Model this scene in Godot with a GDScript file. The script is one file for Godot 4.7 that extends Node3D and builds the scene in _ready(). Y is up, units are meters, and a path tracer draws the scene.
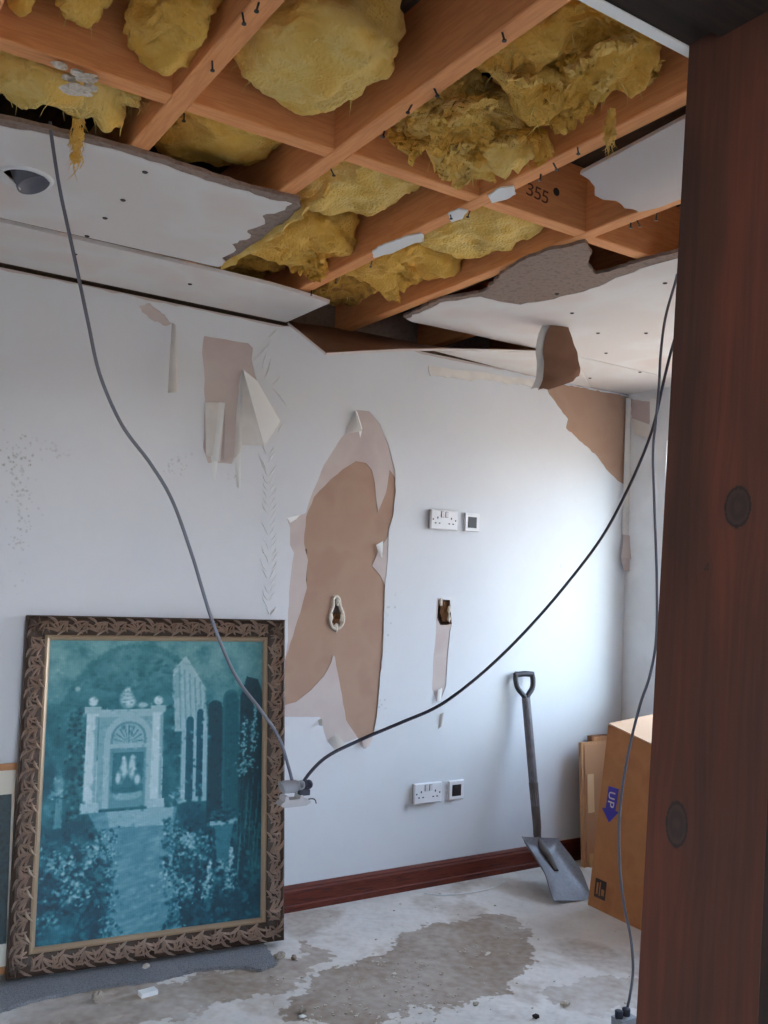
extends Node3D

const H := 2.35
const XR := 3.645
const PAPER := 0.002
var rng := RandomNumberGenerator.new()
var M := {}
var used := {}

# ------------------------------------------------------------------ helpers
func numbered(called: String) -> String:
	if not used.has(called):
		used[called] = 0
		return called
	used[called] += 1
	return "%s_%03d" % [called, used[called]]

func thing(called: String, label: String, category: String, at := Vector3.ZERO, group := "") -> Node3D:
	var o := Node3D.new()
	o.name = numbered(called)
	add_child(o)
	o.position = at
	tag(o, label, category, group)
	return o

func tag(o: Node, label: String, category: String, group := "") -> Node:
	o.set_meta("label", label)
	o.set_meta("category", category)
	if group != "":
		o.set_meta("group", group)
	return o

func setting(called: String) -> Node3D:
	var o := Node3D.new()
	o.name = called
	add_child(o)
	o.set_meta("kind", "structure")
	return o

func put(called: String, mesh: Mesh, m: Material, parent: Node = null) -> MeshInstance3D:
	var o := MeshInstance3D.new()
	o.mesh = mesh
	o.material_override = m
	if parent == null or parent == self:
		o.name = numbered(called)
		add_child(o)
	else:
		o.name = called
		parent.add_child(o, true)
	return o

func begin() -> SurfaceTool:
	var st := SurfaceTool.new()
	st.begin(Mesh.PRIMITIVE_TRIANGLES)
	st.set_smooth_group(-1)
	return st

func done(st: SurfaceTool) -> ArrayMesh:
	st.generate_normals()
	return st.commit()

func quad(st: SurfaceTool, a: Vector3, b: Vector3, c: Vector3, d: Vector3) -> void:
	# a b c d run clockwise seen from outside
	for v in [a, b, c, a, c, d]:
		st.add_vertex(v)

func convex_box(st: SurfaceTool, c: Array) -> void:
	# c: 8 corners, bottom 0-3 then top 4-7, counter-clockwise seen from above starting at (-x, +z)
	quad(st, c[0], c[3], c[2], c[1])
	quad(st, c[4], c[5], c[6], c[7])
	for i in 4:
		var j := (i + 1) % 4
		quad(st, c[i], c[j], c[j + 4], c[i + 4])

func box(st: SurfaceTool, lo: Vector3, hi: Vector3, t := Transform3D.IDENTITY) -> void:
	var c := []
	for y in [lo.y, hi.y]:
		c.append(t * Vector3(lo.x, y, hi.z))
		c.append(t * Vector3(hi.x, y, hi.z))
		c.append(t * Vector3(hi.x, y, lo.z))
		c.append(t * Vector3(lo.x, y, lo.z))
	flip_box(st, c)

func flip_box(st: SurfaceTool, c: Array) -> void:
	quad(st, c[0], c[1], c[2], c[3])
	quad(st, c[4], c[7], c[6], c[5])
	for i in 4:
		var j := (i + 1) % 4
		quad(st, c[i], c[i + 4], c[j + 4], c[j])

func slab(lo: Vector3, hi: Vector3) -> ArrayMesh:
	var st := begin()
	box(st, lo, hi)
	return done(st)

# a bar with chamfered long edges, length along z, centred in x and y
func chamfered(sx: float, sy: float, sz: float, b: float) -> ArrayMesh:
	var st := begin()
	var x := sx / 2.0
	var y := sy / 2.0
	var pts := PackedVector2Array([Vector2(-x + b, -y), Vector2(x - b, -y), Vector2(x, -y + b), Vector2(x, y - b), Vector2(x - b, y), Vector2(-x + b, y), Vector2(-x, y - b), Vector2(-x, -y + b)])
	prism(st, pts, Transform3D(Basis.IDENTITY, Vector3(0, 0, -sz / 2.0)), sz)
	return done(st)

# polygon in local xy pushed along local +z by depth
func prism(st: SurfaceTool, poly: PackedVector2Array, t: Transform3D, depth: float, uvr := Rect2()) -> void:
	var pts := poly
	if Geometry2D.is_polygon_clockwise(pts):
		pts = pts.duplicate()
		pts.reverse()
	var tri := Geometry2D.triangulate_polygon(pts)
	var with_uv := uvr.size.x > 0.0
	for i in range(0, tri.size(), 3):
		var ids := [tri[i], tri[i + 1], tri[i + 2]]
		var a: Vector2 = pts[ids[0]]
		var b: Vector2 = pts[ids[1]]
		var c: Vector2 = pts[ids[2]]
		if (b - a).cross(c - a) < 0.0:
			ids.reverse()
		for k in [2, 1, 0]:
			var q: Vector2 = pts[ids[k]]
			if with_uv:
				st.set_uv(Vector2((q.x - uvr.position.x) / uvr.size.x, 1.0 - (q.y - uvr.position.y) / uvr.size.y))
			st.add_vertex(t * Vector3(q.x, q.y, depth))
		for k in [0, 1, 2]:
			var q: Vector2 = pts[ids[k]]
			if with_uv:
				st.set_uv(Vector2((q.x - uvr.position.x) / uvr.size.x, 1.0 - (q.y - uvr.position.y) / uvr.size.y))
			st.add_vertex(t * Vector3(q.x, q.y, 0))
	for i in pts.size():
		var p := pts[i]
		var n := pts[(i + 1) % pts.size()]
		if with_uv:
			st.set_uv(Vector2((p.x - uvr.position.x) / uvr.size.x, 1.0 - (p.y - uvr.position.y) / uvr.size.y))
		quad(st, t * Vector3(p.x, p.y, 0), t * Vector3(p.x, p.y, depth), t * Vector3(n.x, n.y, depth), t * Vector3(n.x, n.y, 0))

func plate(poly: PackedVector2Array, t: Transform3D, depth: float) -> ArrayMesh:
	var st := begin()
	prism(st, poly, t, depth)
	return done(st)

# a sheet (outer polygon with holes) in local xy, extruded
func holed(outer: PackedVector2Array, holes: Array, t: Transform3D, depth: float, uvr := Rect2()) -> ArrayMesh:
	var st := begin()
	var lo := outer[0]
	var hi := outer[0]
	for q in outer:
		lo = lo.min(q)
		hi = hi.max(q)
	var cuts := [lo.x - 0.01]
	for h in holes:
		var hl: Vector2 = h[0]
		var hh: Vector2 = h[0]
		for q in h:
			hl = hl.min(q)
			hh = hh.max(q)
		cuts.append((hl.x + hh.x) / 2.0)
	cuts.append(hi.x + 0.01)
	cuts.sort()
	for i in cuts.size() - 1:
		var r := PackedVector2Array([Vector2(cuts[i], lo.y - 0.01), Vector2(cuts[i + 1], lo.y - 0.01), Vector2(cuts[i + 1], hi.y + 0.01), Vector2(cuts[i], hi.y + 0.01)])
		var pieces: Array = Geometry2D.intersect_polygons(outer, r)
		for h in holes:
			var next := []
			for pc in pieces:
				for res in Geometry2D.clip_polygons(pc, h):
					next.append(res)
			pieces = next
		for pc in pieces:
			if pc.size() > 2 and not Geometry2D.is_polygon_clockwise(pc):
				prism(st, pc, t, depth, uvr)
	return done(st)

# subdivide and jitter an outline so that it looks torn
func torn(poly: Array, step: float, amp: float, sd: int, skip := []) -> PackedVector2Array:
	var r := RandomNumberGenerator.new()
	r.seed = sd
	var out := PackedVector2Array()
	for i in poly.size():
		var a: Vector2 = poly[i]
		var b: Vector2 = poly[(i + 1) % poly.size()]
		var n := 1 if i in skip else maxi(1, int(a.distance_to(b) / step))
		var nrm := (b - a).orthogonal().normalized()
		for k in n:
			var q := a.lerp(b, float(k) / n)
			if k > 0:
				q += nrm * r.randf_range(-amp, amp)
			out.append(q)
	return out

func smooth_path(pts: Array, per: int) -> PackedVector3Array:
	var out := PackedVector3Array()
	for i in pts.size() - 1:
		var a: Vector3 = pts[maxi(i - 1, 0)]
		var b: Vector3 = pts[i]
		var c: Vector3 = pts[i + 1]
		var d: Vector3 = pts[mini(i + 2, pts.size() - 1)]
		for k in per:
			out.append(b.cubic_interpolate(c, a, d, float(k) / per))
	out.append(pts[-1])
	return out

func tube(st: SurfaceTool, path: PackedVector3Array, r: float, sides := 8, r_end := -1.0, flat := 1.0) -> void:
	var up := Vector3.UP
	var rings := []
	for i in path.size():
		var d := (path[mini(i + 1, path.size() - 1)] - path[maxi(i - 1, 0)]).normalized()
		if absf(d.dot(up)) > 0.97:
			up = Vector3.RIGHT if absf(d.x) < 0.9 else Vector3.FORWARD
		var s := d.cross(up).normalized()
		up = s.cross(d).normalized()
		var rr := r if r_end < 0.0 else lerpf(r, r_end, float(i) / (path.size() - 1))
		var ring := []
		for k in sides:
			var a := TAU * k / sides
			ring.append(path[i] + s * cos(a) * rr + up * sin(a) * rr * flat)
		rings.append(ring)
	st.set_smooth_group(1)
	for i in rings.size() - 1:
		for k in sides:
			var j := (k + 1) % sides
			quad(st, rings[i][k], rings[i][j], rings[i + 1][j], rings[i + 1][k])
	st.set_smooth_group(-1)
	for e in [0, rings.size() - 1]:
		for k in range(1, sides - 1):
			var tri := [rings[e][0], rings[e][k + 1], rings[e][k]]
			if e > 0:
				tri.reverse()
			for v in tri:
				st.add_vertex(v)

func lathe(st: SurfaceTool, prof: Array, t: Transform3D, sides := 20) -> void:
	# prof: Vector2(radius, height) from bottom to top
	st.set_smooth_group(1)
	for i in prof.size() - 1:
		var p: Vector2 = prof[i]
		var q: Vector2 = prof[i + 1]
		for k in sides:
			var a := TAU * k / sides
			var b := TAU * (k + 1) / sides
			quad(st, t * Vector3(cos(a) * p.x, p.y, sin(a) * p.x), t * Vector3(cos(b) * p.x, p.y, sin(b) * p.x), t * Vector3(cos(b) * q.x, q.y, sin(b) * q.x), t * Vector3(cos(a) * q.x, q.y, sin(a) * q.x))
	st.set_smooth_group(-1)

# a bent sheet from a grid function, with thickness
func sheet(nu: int, nv: int, f: Callable, thick: float) -> ArrayMesh:
	var st := begin()
	var g := []
	for i in nu + 1:
		var row := []
		for j in nv + 1:
			row.append(f.call(float(i) / nu, float(j) / nv))
		g.append(row)
	var n := []
	for i in nu + 1:
		var row := []
		for j in nv + 1:
			var du: Vector3 = g[mini(i + 1, nu)][j] - g[maxi(i - 1, 0)][j]
			var dv: Vector3 = g[i][mini(j + 1, nv)] - g[i][maxi(j - 1, 0)]
			row.append(g[i][j] - du.cross(dv).normalized() * thick)
		n.append(row)
	st.set_smooth_group(1)
	for i in nu:
		for j in nv:
			quad(st, g[i][j], g[i][j + 1], g[i + 1][j + 1], g[i + 1][j])
	st.set_smooth_group(2)
	for i in nu:
		for j in nv:
			quad(st, n[i][j], n[i + 1][j], n[i + 1][j + 1], n[i][j + 1])
	st.set_smooth_group(-1)
	for i in nu:
		quad(st, g[i][0], g[i + 1][0], n[i + 1][0], n[i][0])
		quad(st, g[i][nv], n[i][nv], n[i + 1][nv], g[i + 1][nv])
	for j in nv:
		quad(st, g[0][j], n[0][j], n[0][j + 1], g[0][j + 1])
		quad(st, g[nu][j], g[nu][j + 1], n[nu][j + 1], n[nu][j])
	return done(st)

# ------------------------------------------------------------------ materials
func plain(c: Color, rough := 0.9, metal := 0.0) -> StandardMaterial3D:
	var m := StandardMaterial3D.new()
	m.albedo_color = c
	m.roughness = rough
	m.metallic = metal
	m.cull_mode = BaseMaterial3D.CULL_DISABLED
	return m

func noise_tex(sd: int, freq: float, cols: Array, offs: Array, octaves := 4, ridged := false) -> NoiseTexture2D:
	var n := FastNoiseLite.new()
	n.seed = sd
	n.frequency = freq
	n.fractal_octaves = octaves
	n.fractal_type = FastNoiseLite.FRACTAL_RIDGED if ridged else FastNoiseLite.FRACTAL_FBM
	var t := NoiseTexture2D.new()
	t.width = 512
	t.height = 512
	t.seamless = true
	t.noise = n
	var g := Gradient.new()
	g.colors = PackedColorArray(cols)
	g.offsets = PackedFloat32Array(offs)
	t.color_ramp = g
	return t

func normal_tex(sd: int, freq: float, strength: float) -> NoiseTexture2D:
	var n := FastNoiseLite.new()
	n.seed = sd
	n.frequency = freq
	n.fractal_octaves = 4
	var t := NoiseTexture2D.new()
	t.width = 512
	t.height = 512
	t.seamless = true
	t.noise = n
	t.as_normal_map = true
	t.bump_strength = strength
	return t

func mottled(sd: int, freq: float, cols: Array, offs: Array, scale: Vector3, rough := 0.9, bump := 0.0, bump_freq := 0.03) -> StandardMaterial3D:
	var m := plain(Color.WHITE, rough)
	m.albedo_texture = noise_tex(sd, freq, cols, offs)
	m.uv1_triplanar = true
	m.uv1_scale = scale
	if bump > 0.0:
		m.normal_enabled = true
		m.normal_texture = normal_tex(sd + 5, bump_freq, bump)
		m.normal_scale = 1.0
	return m

func c8(r: float, g: float, b: float) -> Color:
	return Color(r / 255.0, g / 255.0, b / 255.0)

func make_materials() -> void:
	M.pine = mottled(11, 0.012, [c8(233, 158, 98), c8(240, 165, 104), c8(229, 151, 92), c8(243, 169, 108)], [0.0, 0.4, 0.6, 1.0], Vector3(9, 9, 0.7), 0.75)
	M.deck = mottled(13, 0.01, [c8(92, 70, 54), c8(70, 52, 40)], [0.2, 0.8], Vector3(6, 6, 1), 0.95)
	M.wool = mottled(21, 0.008, [c8(218, 159, 60), c8(230, 180, 81), c8(235, 191, 100), c8(214, 154, 57)], [0.15, 0.42, 0.62, 0.9], Vector3(1.6, 2.6, 1.6), 1.0, 5.0, 0.11)
	M.wool_pale = mottled(22, 0.008, [c8(230, 181, 85), c8(235, 197, 109), c8(237, 204, 128), c8(226, 175, 75)], [0.15, 0.42, 0.62, 0.9], Vector3(1.6, 2.6, 1.6), 1.0, 5.0, 0.11)
	M.wool_brown = mottled(23, 0.01, [c8(135, 92, 40), c8(186, 138, 59), c8(208, 162, 74), c8(119, 78, 35)], [0.15, 0.4, 0.65, 0.9], Vector3(2, 3, 2), 1.0, 5.0, 0.11)
	M.fibre = plain(c8(229, 203, 122), 1.0)
	M.ceiling_paint = mottled(31, 0.006, [c8(221, 212, 206), c8(225, 220, 216), c8(221, 208, 201)], [0.25, 0.55, 0.85], Vector3(0.5, 0.5, 0.5), 0.85)
	M.core = mottled(32, 0.03, [c8(140, 120, 108), c8(149, 129, 117), c8(130, 110, 100)], [0.2, 0.5, 0.8], Vector3(2, 2, 2), 1.0)
	M.board = mottled(33, 0.01, [c8(171, 138, 119), c8(174, 143, 123), c8(168, 134, 116)], [0.2, 0.5, 0.8], Vector3(0.7, 0.7, 0.7), 0.95)
	M.greypaper = mottled(34, 0.01, [c8(197, 181, 176), c8(201, 187, 181), c8(194, 177, 173)], [0.2, 0.5, 0.8], Vector3(0.7, 0.7, 0.7), 0.95)
	M.sag_paper = mottled(36, 0.006, [c8(196, 182, 176), c8(202, 190, 184)], [0.3, 0.7], Vector3(0.6, 0.6, 0.6), 0.9)
	M.cream = mottled(35, 0.01, [c8(216, 211, 205), c8(224, 219, 213)], [0.3, 0.7], Vector3(2, 2, 2), 0.9)
	M.white = plain(c8(232, 232, 230), 0.85)
	M.plastic = plain(c8(226, 224, 226), 0.35)
	M.black_gloss = plain(c8(14, 14, 18), 0.5)
	M.dark = plain(c8(40, 36, 34), 0.9)
	M.steel = plain(c8(70, 66, 66), 0.5, 0.6)
	M.cable_grey = plain(c8(104, 106, 118), 0.5)
	M.cable_dark = plain(c8(52, 54, 70), 0.5)
	M.skirting = mottled(41, 0.012, [c8(87, 28, 8), c8(109, 39, 14), c8(73, 20, 6)], [0.2, 0.5, 0.8], Vector3(12, 12, 0.8), 0.7)
	M.plaster = mottled(42, 0.03, [c8(222, 212, 200), c8(204, 190, 172)], [0.3, 0.7], Vector3(6, 6, 6), 0.95)
	M.rust = mottled(43, 0.03, [c8(110, 70, 40), c8(150, 104, 66), c8(80, 50, 34)], [0.2, 0.5, 0.8], Vector3(8, 8, 8), 0.95)
	M.block = plain(c8(228, 182, 160), 0.9)
	M.card = mottled(44, 0.008, [c8(178, 117, 69), c8(186, 124, 75), c8(172, 110, 66)], [0.2, 0.5, 0.8], Vector3(1.2, 1.2, 1.2), 0.85)
	M.card_inside = plain(c8(196, 156, 122), 0.9)
	M.brown_back = mottled(45, 0.008, [c8(133, 95, 74), c8(143, 105, 83)], [0.3, 0.7], Vector3(2, 2, 2), 0.95)
	M.wall_white = mottled(46, 0.006, [c8(228, 229, 230), c8(236, 237, 238)], [0.3, 0.7], Vector3(1, 1, 1), 0.8)
	M.rock = mottled(47, 0.03, [c8(150, 136, 122), c8(176, 164, 150), c8(120, 108, 98)], [0.2, 0.5, 0.8], Vector3(9, 9, 9), 1.0)

# ------------------------------------------------------------------ computed prints
func floor_image() -> ImageTexture:
	# covers x -0.8..3.6, z 0..2.74
	var w := 1024
	var h := 640
	var img := Image.create(w, h, false, Image.FORMAT_RGB8)
	var n := FastNoiseLite.new()
	n.seed = 7
	n.frequency = 1.6
	n.fractal_octaves = 5
	var f := FastNoiseLite.new()
	f.seed = 9
	f.frequency = 22.0
	f.fractal_octaves = 3
	var patch := PackedVector2Array([Vector2(2.0005, 0.4180), Vector2(2.2125, 0.3479), Vector2(2.5052, 0.3735), Vector2(2.5360, 0.5083), Vector2(2.3971, 0.7412), Vector2(2.2069, 0.8791), Vector2(2.0749, 0.9545), Vector2(1.8253, 0.9337), Vector2(1.6691, 0.9397), Vector2(1.5224, 0.9452), Vector2(1.3945, 0.8089), Vector2(1.4135, 0.6727), Vector2(1.5691, 0.5506), Vector2(1.7137, 0.5364), Vector2(1.8492, 0.4832)])
	var patch2 := PackedVector2Array([Vector2(0.6461, 0.2717), Vector2(0.9947, 0.3372), Vector2(1.5720, 0.3995), Vector2(1.7094, 0.2925), Vector2(1.7303, 0.4034), Vector2(1.4757, 0.5863), Vector2(1.1555, 0.6119), Vector2(0.9081, 0.6194), Vector2(0.6006, 0.5201)])
	var patch3 := PackedVector2Array([Vector2(2.2493, 1.0288), Vector2(2.4578, 1.0083), Vector2(2.6490, 1.1067), Vector2(2.4372, 1.2850), Vector2(2.2379, 1.2176), Vector2(2.1726, 1.1081)])
	for py in h:
		for px in w:
			var x := -0.8 + 4.445 * px / w
			var z := 2.74 * py / h
			var a := n.get_noise_2d(x, z)
			var b := f.get_noise_2d(x, z)
			var base := Vector3(218, 210, 203) + Vector3(16, 15, 14) * a + Vector3(9, 9, 9) * b
			var wob := Vector2(n.get_noise_2d(x * 2.0 + 9.0, z * 2.0), n.get_noise_2d(x * 2.0, z * 2.0 + 7.0)) * 0.09
			var q := Vector2(x, z) + wob + Vector2(f.get_noise_2d(x + 31.0, z), f.get_noise_2d(x, z + 17.0)) * 0.035
			var dirt := 0.0
			if Geometry2D.is_point_in_polygon(q, patch):
				dirt = 0.78 + 0.5 * a
			elif Geometry2D.is_point_in_polygon(q, patch2):
				dirt = 0.6 + 0.7 * a
			elif Geometry2D.is_point_in_polygon(q, patch3):
				dirt = 0.35 + 0.7 * a
			else:
				dirt = clampf((a - 0.12) * 1.6, 0.0, 0.45)
			dirt = clampf(dirt + b * 0.25, 0.0, 1.0)
			var c := base.lerp(Vector3(146, 126, 110), dirt)
			img.set_pixel(px, py, c8(c.x, c.y, c.z))
	img.generate_mipmaps()
	return ImageTexture.create_from_image(img)

func wall_image() -> ImageTexture:
	# covers x -0.8..3.6, y 0..2.35
	var w := 1320
	var h := 705
	var img := Image.create(w, h, false, Image.FORMAT_RGB8)
	var n := FastNoiseLite.new()
	n.seed = 3
	n.frequency = 1.3
	n.fractal_octaves = 5
	for py in h:
		for px in w:
			var x := -0.8 + 4.445 * px / w
			var y := 2.35 * (1.0 - float(py) / h)
			var a := n.get_noise_2d(x, y)
			img.set_pixel(px, py, c8(217 + 5 * a, 218 + 5 * a, 221 + 4 * a))
	var r := RandomNumberGenerator.new()
	r.seed = 5
	# mould: centre, spread x, spread y, how many, strength
	var moulds := [Vector2(0.6377, 1.6891), Vector2(0.6516, 1.5801), Vector2(0.6715, 1.4785), Vector2(0.6567, 1.4089), Vector2(0.7203, 1.7366), Vector2(0.7964, 1.7133), Vector2(1.2070, 1.7278), Vector2(1.4280, 1.7037), Vector2(0.6596, 1.2726), Vector2(2.1933, 1.1965), Vector2(2.1863, 1.1321), Vector2(2.1619, 0.8138), Vector2(3.1854, 1.4287), Vector2(3.4578, 1.1925)]
	var spec := [[0.03, 0.05, 60, 0.5], [0.025, 0.04, 40, 0.4], [0.02, 0.04, 30, 0.35], [0.02, 0.02, 16, 0.4], [0.03, 0.02, 18, 0.2], [0.03, 0.015, 14, 0.2], [0.025, 0.022, 34, 0.35], [0.012, 0.006, 8, 0.5], [0.02, 0.05, 14, 0.2], [0.02, 0.03, 12, 0.4], [0.012, 0.05, 12, 0.35], [0.02, 0.03, 14, 0.4], [0.004, 0.004, 2, 0.3], [0.004, 0.004, 2, 0.3]]
	for i in moulds.size():
		for k in spec[i][2]:
			var x: float = moulds[i].x + r.randfn(0, spec[i][0])
			var y: float = moulds[i].y + r.randfn(0, spec[i][1])
			var rad := r.randf_range(0.5, 1.7)
			var cx := (x + 0.8) / 4.445 * w
			var cy := (1.0 - y / 2.35) * h
			var st: float = spec[i][3] * r.randf_range(0.3, 1.0)
			for dy in range(-3, 4):
				for dx in range(-3, 4):
					var d := Vector2(int(cx) + dx - cx, int(cy) + dy - cy).length() / rad
					if d < 1.0 and int(cx) + dx >= 0 and int(cx) + dx < w and int(cy) + dy >= 0 and int(cy) + dy < h:
						var o := img.get_pixel(int(cx) + dx, int(cy) + dy)
						img.set_pixel(int(cx) + dx, int(cy) + dy, o.lerp(c8(104, 102, 92), st * (1.0 - d * d)))
	img.generate_mipmaps()
	return ImageTexture.create_from_image(img)

func dab(img: Image, cx: float, cy: float, rx: float, ry: float, col: Color, alpha: float, soft := 0.5, ang := 0.0) -> void:
	var m := maxf(rx, ry)
	var ca := cos(ang)
	var sa := sin(ang)
	for y in range(maxi(0, int(cy - m)), mini(img.get_height(), int(cy + m) + 2)):
		for x in range(maxi(0, int(cx - m)), mini(img.get_width(), int(cx + m) + 2)):
			var dx := x - cx
			var dy := y - cy
			var u := (dx * ca + dy * sa) / rx
			var v := (-dx * sa + dy * ca) / ry
			var d := sqrt(u * u + v * v)
			if d < 1.0:
				var a := alpha * clampf((1.0 - d) / soft, 0.0, 1.0)
				img.set_pixel(x, y, img.get_pixel(x, y).lerp(col, a))

func fill(img: Image, poly: Array, col: Color, alpha := 1.0) -> void:
	var lo: Vector2 = poly[0]
	var hi: Vector2 = poly[0]
	for q in poly:
		lo = lo.min(q)
		hi = hi.max(q)
	var pk := PackedVector2Array(poly)
	for y in range(maxi(0, int(lo.y)), mini(img.get_height(), int(hi.y) + 2)):
		for x in range(maxi(0, int(lo.x)), mini(img.get_width(), int(hi.x) + 2)):
			if Geometry2D.is_point_in_polygon(Vector2(x, y), pk):
				img.set_pixel(x, y, img.get_pixel(x, y).lerp(col, alpha))

func arch(img: Image, x0: float, x1: float, top: float, bottom: float, col: Color, alpha := 1.0) -> void:
	var r := (x1 - x0) / 2.0
	var pts := []
	for k in 17:
		var a := PI * k / 16.0
		pts.append(Vector2(x0 + r - cos(a) * r, top + r - sin(a) * r))
	pts.append(Vector2(x1, bottom))
	pts.append(Vector2(x0, bottom))
	fill(img, pts, col, alpha)

func garden_print() -> ImageTexture:
	# a faded blue print of a garden: a stone gateway, a path, flower beds, arches
	var w := 400
	var h := 540
	var img := Image.create(w, h, false, Image.FORMAT_RGB8)
	var n := FastNoiseLite.new()
	n.seed = 17
	n.frequency = 0.018
	n.fractal_octaves = 5
	var top := c8(96, 158, 162)
	var mid := c8(34, 98, 128)
	var low := c8(22, 74, 112)
	for y in h:
		for x in w:
			var v := float(y) / h
			var c := top.lerp(mid, smoothstep(0.05, 0.42, v)).lerp(low, smoothstep(0.5, 0.95, v))
			var a := n.get_noise_2d(x, y)
			c = c.lerp(c8(130, 184, 196) if a > 0 else c8(16, 62, 92), absf(a) * 0.55)
			img.set_pixel(x, y, c)
	var r := RandomNumberGenerator.new()
	r.seed = 77
	# great arch with sky and foliage inside
	var ring := []
	for k in 40:
		var a := PI * k / 39.0
		dab(img, 158 - cos(a) * 138, 190 - sin(a) * 178, 9, 9, c8(38, 104, 118), 0.45)
	arch(img, 26, 290, 18, 330, c8(48, 116, 138), 0.45)
	for k in 260:
		var q := Vector2(r.randf_range(40, 270), r.randf_range(30, 240))
		if Vector2((q.x - 158) / 130.0, (q.y - 190) / 170.0).length() < 0.95 or q.y > 190:
			dab(img, q.x, q.y, r.randf_range(5, 16), r.randf_range(3, 8), [c8(30, 92, 116), c8(96, 158, 176), c8(60, 128, 150), c8(24, 80, 110)][r.randi() % 4], 0.35, 0.8, r.randf_range(-0.6, 0.2))
	dab(img, 52, 92, 6, 6, c8(140, 190, 200), 0.8)
	# wing of the house on the right
	fill(img, [Vector2(222, 58), Vector2(246, 30), Vector2(284, 92), Vector2(292, 180), Vector2(228, 176)], c8(158, 196, 204), 0.85)
	fill(img, [Vector2(222, 66), Vector2(236, 60), Vector2(236, 112), Vector2(222, 112)], c8(116, 168, 184), 0.8)
	for xx in [240, 262, 280]:
		fill(img, [Vector2(xx, 150), Vector2(xx + 13, 150), Vector2(xx + 12, 310), Vector2(xx + 1, 310)], c8(140, 186, 202), 0.9)
	for k in 6:
		fill(img, [Vector2(232 + k * 10, 50 + k * 8), Vector2(235 + k * 10, 50 + k * 8), Vector2(240 + k * 10, 170), Vector2(238 + k * 10, 170)], c8(86, 142, 166), 0.6)
	arch(img, 250, 263, 148, 305, c8(34, 96, 134), 0.9)
	arch(img, 270, 281, 134, 300, c8(30, 88, 128), 0.9)
	arch(img, 291, 318, 118, 350, c8(20, 74, 104), 0.95)
	arch(img, 320, 350, 98, 350, c8(40, 108, 132), 0.95)
	arch(img, 324, 350, 104, 350, c8(32, 98, 124), 0.95)
	fill(img, [Vector2(352, 350), Vector2(354, 110), Vector2(366, 72), Vector2(388, 78), Vector2(400, 110), Vector2(400, 420), Vector2(352, 420)], c8(18, 66, 94), 0.95)
	# ivy
	for k in 260:
		dab(img, r.randfn(62, 16), r.randf_range(130, 330), r.randf_range(2, 6), r.randf_range(2, 5), [c8(20, 78, 98), c8(44, 112, 126), c8(84, 146, 158), c8(16, 60, 90)][r.randi() % 4], 0.6, 0.5, r.randf_range(0, 3))
	# gateway
	var stone := c8(138, 182, 194)
	var shade := c8(88, 146, 168)
	fill(img, [Vector2(72, 132), Vector2(206, 132), Vector2(206, 146), Vector2(72, 146)], stone)
	fill(img, [Vector2(92, 146), Vector2(190, 146), Vector2(190, 312), Vector2(92, 312)], c8(112, 166, 184))
	arch(img, 102, 186, 142, 312, stone)
	arch(img, 113, 176, 154, 312, shade)
	arch(img, 117, 172, 158, 196, c8(124, 174, 190))
	for k in 9:
		var a := PI * (k + 0.5) / 9.0
		fill(img, [Vector2(144, 194), Vector2(144 - cos(a) * 26, 194 - sin(a) * 33), Vector2(144 - cos(a + 0.08) * 26, 194 - sin(a + 0.08) * 33)], c8(60, 120, 150), 0.9)
	fill(img, [Vector2(108, 196), Vector2(180, 196), Vector2(180, 203), Vector2(108, 203)], stone)
	fill(img, [Vector2(118, 212), Vector2(172, 212), Vector2(172, 290), Vector2(118, 290)], c8(56, 120, 148))
	for s in [[138, 240, 7, 24], [152, 240, 8, 26], [137, 222, 4, 5], [152, 220, 4, 5], [128, 258, 6, 14], [162, 262, 7, 12]]:
		dab(img, s[0], s[1], s[2], s[3], c8(176, 210, 216), 0.85)
	dab(img, 145, 288, 30, 12, c8(112, 170, 188), 0.95, 0.2)
	dab(img, 145, 281, 28, 6, c8(42, 108, 138), 0.9, 0.3)
	for xx in [[70, 90], [187, 206]]:
		fill(img, [Vector2(xx[0], 138), Vector2(xx[1], 138), Vector2(xx[1] + 2, 312), Vector2(xx[0] - 2, 312)], c8(164, 202, 208))
		fill(img, [Vector2(xx[1] - 5, 144), Vector2(xx[1], 144), Vector2(xx[1] + 1, 306), Vector2(xx[1] - 5, 306)], c8(106, 160, 180), 0.8)
		fill(img, [Vector2(xx[0] - 5, 300), Vector2(xx[1] + 5, 300), Vector2(xx[1] + 7, 318), Vector2(xx[0] - 7, 318)], c8(146, 188, 200))
		fill(img, [Vector2(xx[0] - 4, 126), Vector2(xx[1] + 4, 126), Vector2(xx[1] + 4, 138), Vector2(xx[0] - 4, 138)], stone)
		dab(img, (xx[0] + xx[1]) / 2.0, 116, 10, 10, c8(168, 206, 212), 1.0, 0.3)
	for s in [[140, 96, 7, 9], [138, 112, 15, 20], [146, 118, 11, 14], [168, 124, 12, 6]]:
		dab(img, s[0], s[1], s[2], s[3], c8(172, 206, 212), 0.85)
	for k in 30:
		dab(img, r.randf_range(126, 152), r.randf_range(96, 130), 3, 2, c8(84, 142, 166), 0.6)
	# path
	fill(img, [Vector2(78, 318), Vector2(236, 316), Vector2(226, 380), Vector2(232, 440), Vector2(250, 540), Vector2(110, 540), Vector2(128, 440), Vector2(108, 372)], c8(92, 150, 182), 0.85)
	for k in 300:
		var v := r.randf_range(0, 1)
		dab(img, lerpf(158, 175, v) + r.randf_range(-70, 70) * (1.0 - 0.25 * v), 322 + 216 * v, r.randf_range(8, 26), r.randf_range(2, 6), [c8(132, 178, 200), c8(78, 138, 174), c8(110, 164, 192)][r.randi() % 3], 0.35, 0.8, -0.2)
	fill(img, [Vector2(110, 318), Vector2(230, 318), Vector2(226, 350), Vector2(116, 346)], c8(160, 198, 210), 0.55)
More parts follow.
